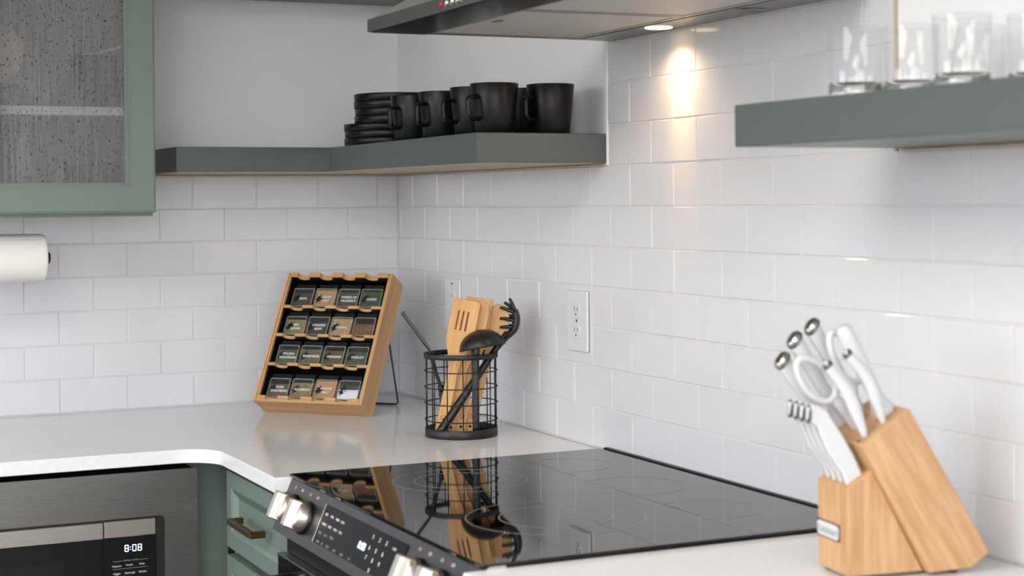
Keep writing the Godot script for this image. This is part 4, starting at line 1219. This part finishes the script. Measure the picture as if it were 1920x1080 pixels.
	var ctrl := [Vector3(0, 0, 0), rt * 0.019 + Vector3.UP * 0.018, rt * 0.0245 + Vector3.UP * 0.040, rt * 0.0215 + Vector3.UP * 0.058]
	for v in ctrl:
		bo.append(b0 + v)
	bo = smooth_path(bo, 5)
	var brad := []
	for i in bo.size():
		var t := float(i) / (bo.size() - 1)
		brad.append(0.0250 * sqrt(maxf(sin(PI * (0.18 + 0.62 * t)), 0.05)))
	part("bowl", tube(bo, brad, 20, false, 0.34, rt - Vector3.UP * 0.5), M.black_nylon, sv)
	var spine := bo
	for q in [[15, 0.0, Vector3(-0.0100, 0.024, 0)], [14, -0.014, Vector3(-0.0215, 0.0175, 0)], [13, 0.012, Vector3(-0.0310, 0.0120, 0)], [10, -0.016, Vector3(-0.0365, 0.0090, 0)], [9, 0.014, Vector3(-0.0330, 0.0060, 0)], [6, -0.016, Vector3(-0.0370, 0.0030, 0)], [6, 0.012, Vector3(-0.0300, 0.0010, 0)]]:
		var root: Vector3 = spine[q[0]] + nr * q[1] - rt * 0.001
		var tip: Vector3 = root + rt * q[2].x + Vector3.UP * q[2].y
		part("prong", tube(smooth_path([root, root.lerp(tip, 0.5) + Vector3.UP * 0.0015, tip], 4), [0.0044, 0.0043, 0.0042, 0.0040, 0.0038, 0.0035, 0.0033, 0.0030, 0.0024], 10), M.black_nylon, sv)
	# a turner seen edge-on
	var t := thing("black_turner", "thin black turner seen edge-on, sticking out of the caddy's left side", "utensil", Vector3(-0.1930, 0.0060, 0.7560) - nr * 0.010)
	var to := t.position
	var wide := Vector3(-0.2175, 0.1740, 0.7430) - to
	var tip := Vector3(-0.2701, 0.2545, 0.7185) - to
	var end := Vector3(-0.1990, 0.0970, 0.7519) - nr * 0.004 - to
	part("handle", tube([Vector3.ZERO, end], [0.0052, 0.0058], 12, false, 0.8, nr), M.black_nylon, t)
	part("collar", tube([end + (end - wide).normalized() * 0.006, end + (wide - end).normalized() * 0.006], 0.0064, 12), M.black_nylon, t)
	part("neck", tube(smooth_path([end, end.lerp(wide, 0.55) - rt * 0.002, wide], 4), [0.0036, 0.0036, 0.0036, 0.0038, 0.004, 0.0044, 0.0048, 0.005, 0.005], 12), M.black_nylon, t)
	var dy := (tip - wide).normalized()
	var dz := (nr - dy * nr.dot(dy)).normalized()
	var st := mb()
	var hw := 0.034
	add_slab(st, PackedVector2Array([Vector2(-0.012, -0.008), Vector2(0.012, -0.008), Vector2(hw, 0.022), Vector2(hw * 0.95, (tip - wide).length()), Vector2(-hw * 0.95, (tip - wide).length()), Vector2(-hw, 0.022)]), -0.0013, 0.0013, dz, dy, dz.cross(dy), 0.0008)
	part("blade", done(st), M.black_nylon, t, wide)

# ------------------------------------------------------------------ knife block
func build_knife_block() -> void:
	var t := deg_to_rad(8.39)
	var base := Vector3(-0.2488, 0.0, 2.1931)
	var yawed := Basis(Vector3.UP, -t)
	var b := thing("knife_block", "pale wooden knife block with a slanted slab and a badge, on the near worktop", "knife block", base, yawed)
	# low front block and slanted slab, outlines seen from the side
	var lowp := PackedVector2Array([Vector2(0.0, 0.0045), Vector2(0.106, 0.0045), Vector2(0.0344, 0.1353), Vector2(0.0018, 0.1172), Vector2(0.0, 0.1160)])
	part("front_block", slab(lowp, -0.0814, 0.0, Vector3.RIGHT, Vector3.UP, Vector3.BACK, 0.0012), M.block_wood, b)
	var high := PackedVector2Array([Vector2(0.1080, 0.0042), Vector2(0.1680, 0.0062), Vector2(0.1950, 0.0245), Vector2(0.0815, 0.2132), Vector2(0.0138, 0.1695)])
	var turned := PackedVector2Array()
	for v in high:
		turned.append(v.rotated(-deg_to_rad(31.0)))
	part("slanted_slab", slab(turned, -0.0934, 0.012, Vector3.RIGHT, Vector3.UP, Vector3.BACK, 0.0014), M.block_wood, b, Vector3.ZERO, Basis(Vector3.BACK, deg_to_rad(31.0)))
	for q in [[0.012, -0.012], [0.012, -0.070], [0.150, -0.004], [0.150, -0.076]]:
		part("rubber_foot", lathe([Vector2(0, 0.0), Vector2(0.0060, 0), Vector2(0.0066, 0.0046), Vector2(0, 0.0046)], 20), M.black_plastic, b, Vector3(q[0], 0.0003, q[1]))
	# badge on the front face, which looks along -x
	var face := Basis(Vector3.BACK, Vector3.UP, Vector3.LEFT)
	var pl := part("badge", slab(round_rect(Vector2(-0.0303, -0.0109), Vector2(0.0303, 0.0109), 0.0015, 2), 0.0, 0.0012, Vector3.RIGHT, Vector3.UP, Vector3.BACK), M.dark_chrome, b, Vector3(-0.0001, 0.0545, -0.0512), face)
	part("badge_plate", slab(round_rect(Vector2(-0.0285, -0.0092), Vector2(0.0285, 0.0092), 0.0050, 5), 0.0010, 0.0018), M.plate_white, pl)
	part("lettering", letters("Cuisinart", 0.0092, true), M.print_grey, pl, Vector3(0, -0.001, 0.0019))
	# the frame of the knives: x back along the slab's top, y out of it, z towards the viewer
	var kb := yawed * Basis(Vector3.BACK, deg_to_rad(31.0))
	var org := base + yawed * Vector3(0.0138, 0.1695, 0.0)
	var P := func(x: float, y: float, z: float) -> Vector3: return org + kb * Vector3(x, y, z)
	# dark slots in the two tops
	var sl := Transform3D(Basis(Vector3.BACK, deg_to_rad(31.0)), Vector3(0.0138, 0.1695, 0))
	for q in [[0.004, 0.030, -0.006, 0.0003], [0.036, 0.062, -0.006, 0.0003], [0.010, 0.045, -0.047, 0.0003], [0.008, 0.026, -0.083, 0.0003], [0.034, 0.052, -0.083, 0.0003]]:
		part("slot", box(Vector3(q[0], -0.0015, q[2] - 0.0022), Vector3(q[1], q[3], q[2] + 0.0022)), M.dark_gap, b, sl.origin, sl.basis)
	var grp := "steak knives in the block's front row"
	var first: Node3D
	var sk := ["white-handled steak knife nearest the viewer, in the block's low front row", "steak knife second from the viewer in the block's front row", "steak knife third from the viewer in the block's front row", "steak knife farthest from the viewer in the block's front row"]
	for i in 4:
		var at: Vector3 = P.call(-0.0225 + 0.0005 * i, -0.0408, -0.0145 - 0.0178 * i)
		if i > 0:
			copy(first, sk[i], at, kb)
			continue
		first = thing("steak_knife", sk[0], "knife", at, kb, grp)
		var o := [[-0.0125, 0.0], [0.0125, 0.0], [0.0145, 0.010], [0.0160, 0.028], [0.0162, 0.055], [0.0150, 0.083], [0.0135, 0.098], [0.0085, 0.108], [0.0010, 0.1145], [-0.0060, 0.1135], [-0.0115, 0.104], [-0.0110, 0.095], [-0.0075, 0.086], [-0.0095, 0.073], [-0.0120, 0.053], [-0.0105, 0.032], [-0.0090, 0.016]]
		var pv := PackedVector2Array()
		for v in o:
			pv.append(Vector2(v[0], v[1]))
		part("handle", slab(pv, -0.0052, 0.0052, Vector3.RIGHT, Vector3.UP, Vector3.BACK, 0.0022, true), M.handle_white, first)
		# oval steel end cap with a white inlay, looking back along the handle
		var cap := Basis(Vector3.BACK, 0.95)
		var oval := func(a: float, c: float) -> PackedVector2Array:
			var e := PackedVector2Array()
			for k in 28:
				e.append(Vector2(a * cos(TAU * k / 28.0), c * sin(TAU * k / 28.0)))
			return e
		var e := part("end_cap", slab(oval.call(0.0118, 0.0068), -0.002, 0.0012, Vector3.RIGHT, Vector3.BACK, Vector3.UP, 0.0006, true), M.dark_chrome, first, Vector3(-0.0085, 0.1060, 0), cap)
		part("inlay", slab(oval.call(0.0080, 0.0036), 0.0008, 0.0017, Vector3.RIGHT, Vector3.BACK, Vector3.UP, 0.0003, true), M.handle_white, e)
	# two slim knives in front
	for q in [[0.0165, 0.0255, 0.0200, -0.0045, 0.105, "slim white knife handle in front of the shears, near the block's front edge"], [0.0470, 0.0575, 0.0505, -0.0045, 0.102, "slim white knife handle between the shears and the honing rod"]]:
		var k := thing("paring_knife", q[5], "knife", P.call(q[0], 0.0004, q[3]), kb, "slim knives at the front of the slab")
		var path := smooth_path([Vector3.ZERO, Vector3((q[1] - q[0]) * 0.6, q[4] * 0.30, 0), Vector3(q[1] - q[0], q[4] * 0.62, 0), Vector3(q[2] - q[0], q[4], 0)], 6)
		var rr := []
		for i in path.size():
			var u := float(i) / (path.size() - 1)
			rr.append(lerpf(0.0046, 0.0088, smoothstep(0.0, 0.45, u)) - 0.0022 * smoothstep(0.6, 1.0, u))
		rr[0] = 0.0030
		part("handle", tube(path, rr, 16, false, 0.72, Vector3.BACK), M.handle_white, k)
		var endp: Vector3 = path[-1]
		var dir: Vector3 = (path[-1] - path[-2]).normalized()
		part("end_cap", tube([endp - dir * 0.0012, endp + dir * 0.0035, endp + dir * 0.0052], [0.0071, 0.0066, 0.0045], 16, false, 0.75, Vector3.BACK), M.dark_chrome, k)
		part("inlay", tube([endp + dir * 0.0030, endp + dir * 0.0060], [0.0036, 0.0034], 12, false, 1.2, Vector3.BACK), M.handle_white, k)
	# three tall knives on the far side
	for q in [[0.0560, 0.0575, 0.1330, "tallest white knife, with a bright steel butt, at the block's far side"], [0.0285, 0.0275, 0.1320, "steel-butted white knife at the far side, middle of the tall three"], [0.0060, -0.0010, 0.1185, "steel-butted white knife lowest of the tall three, above the steak knives"]]:
		var k := thing("chef_knife", q[3], "knife", P.call(q[0], 0.0004, -0.083), kb, "tall knives along the far side of the slab")
		var path := smooth_path([Vector3.ZERO, Vector3(0.001, q[2] * 0.25, 0), Vector3((q[1] - q[0]) * 0.6 + 0.001, q[2] * 0.65, 0), Vector3(q[1] - q[0], q[2], 0)], 6)
		var rr := []
		for i in path.size():
			var u := float(i) / (path.size() - 1)
			rr.append(0.0110 - 0.0018 * sin(PI * clampf(u * 1.1, 0, 1)) + 0.0002)
		part("handle", tube(path, rr, 18, false, 0.66, Vector3.BACK), M.handle_white, k)
		var endp: Vector3 = path[-1]
		var dir: Vector3 = (Vector3(-0.45, 1.0, 0.12)).normalized()
		part("end_cap", tube([endp - dir * 0.003, endp + dir * 0.0030, endp + dir * 0.0048, endp + dir * 0.0056], [0.0126, 0.0124, 0.0105, 0.006], 20, false, 0.72, Vector3.BACK), M.chrome, k)
		part("steel_band", tube([endp - dir * 0.0036, endp - dir * 0.0006], 0.0131, 20, false, 0.73, Vector3.BACK), M.dark_chrome, k)
	# honing rod
	var h := thing("honing_rod", "white-handled honing rod with a flared collar, at the block's rear edge", "honing rod", P.call(0.0655, 0.0004, -0.030), kb)
	part("collar", lathe([Vector2(0, 0), Vector2(0.0145, 0), Vector2(0.0150, 0.002), Vector2(0.0150, 0.006), Vector2(0.0138, 0.011), Vector2(0.0112, 0.017), Vector2(0.0098, 0.024), Vector2(0, 0.024)], 36), M.handle_white, h)
	part("handle", lathe([Vector2(0.0097, 0.022), Vector2(0.0105, 0.050), Vector2(0.0112, 0.085), Vector2(0.0113, 0.113), Vector2(0.0106, 0.121), Vector2(0.0085, 0.1265), Vector2(0.005, 0.1285), Vector2(0, 0.129)], 36), M.handle_white, h, Vector3.ZERO, Basis(Vector3.BACK, -0.055))
	# shears
	var s := thing("kitchen_shears", "white-handled kitchen shears with two finger loops, in the middle of the block", "shears", P.call(0.0270, 0.0004, -0.0470), kb)
	var loop := func(c: Vector2, a: float, d: float, tilt_: float) -> Array:
		var p := []
		for i in 40:
			var q := TAU * i / 40.0
			var v := Vector2(a * cos(q) * (1.0 - 0.12 * sin(q)), d * sin(q)).rotated(tilt_)
			p.append(Vector3(c.x + v.x, c.y + v.y, 0))
		return p
	part("loop", tube(loop.call(Vector2(-0.0150, 0.0850), 0.0185, 0.0350, 0.22), 0.0048, 12, true, 1.1, Vector3.BACK), M.handle_white, s, Vector3(0, 0, 0.002))
	part("loop", tube(loop.call(Vector2(0.0360, 0.0850), 0.0150, 0.0370, -0.02), 0.0046, 12, true, 1.1, Vector3.BACK), M.handle_white, s, Vector3(0, 0, -0.002))
	part("shank", tube(smooth_path([Vector3(-0.006, 0.050, 0.002), Vector3(-0.002, 0.030, 0.002), Vector3(0.000, 0.000, 0.001)], 5), [0.0065, 0.0072, 0.0078, 0.008, 0.008, 0.0078, 0.0074, 0.007, 0.0066, 0.006, 0.006], 12, false, 0.7, Vector3.BACK), M.handle_white, s)
	part("shank", tube(smooth_path([Vector3(0.0285, 0.052, -0.002), Vector3(0.018, 0.028, -0.002), Vector3(0.008, 0.000, -0.001)], 5), [0.0058, 0.006, 0.0064, 0.0066, 0.0068, 0.0068, 0.0068, 0.0066, 0.0064, 0.006, 0.006], 12, false, 0.7, Vector3.BACK), M.handle_white, s)
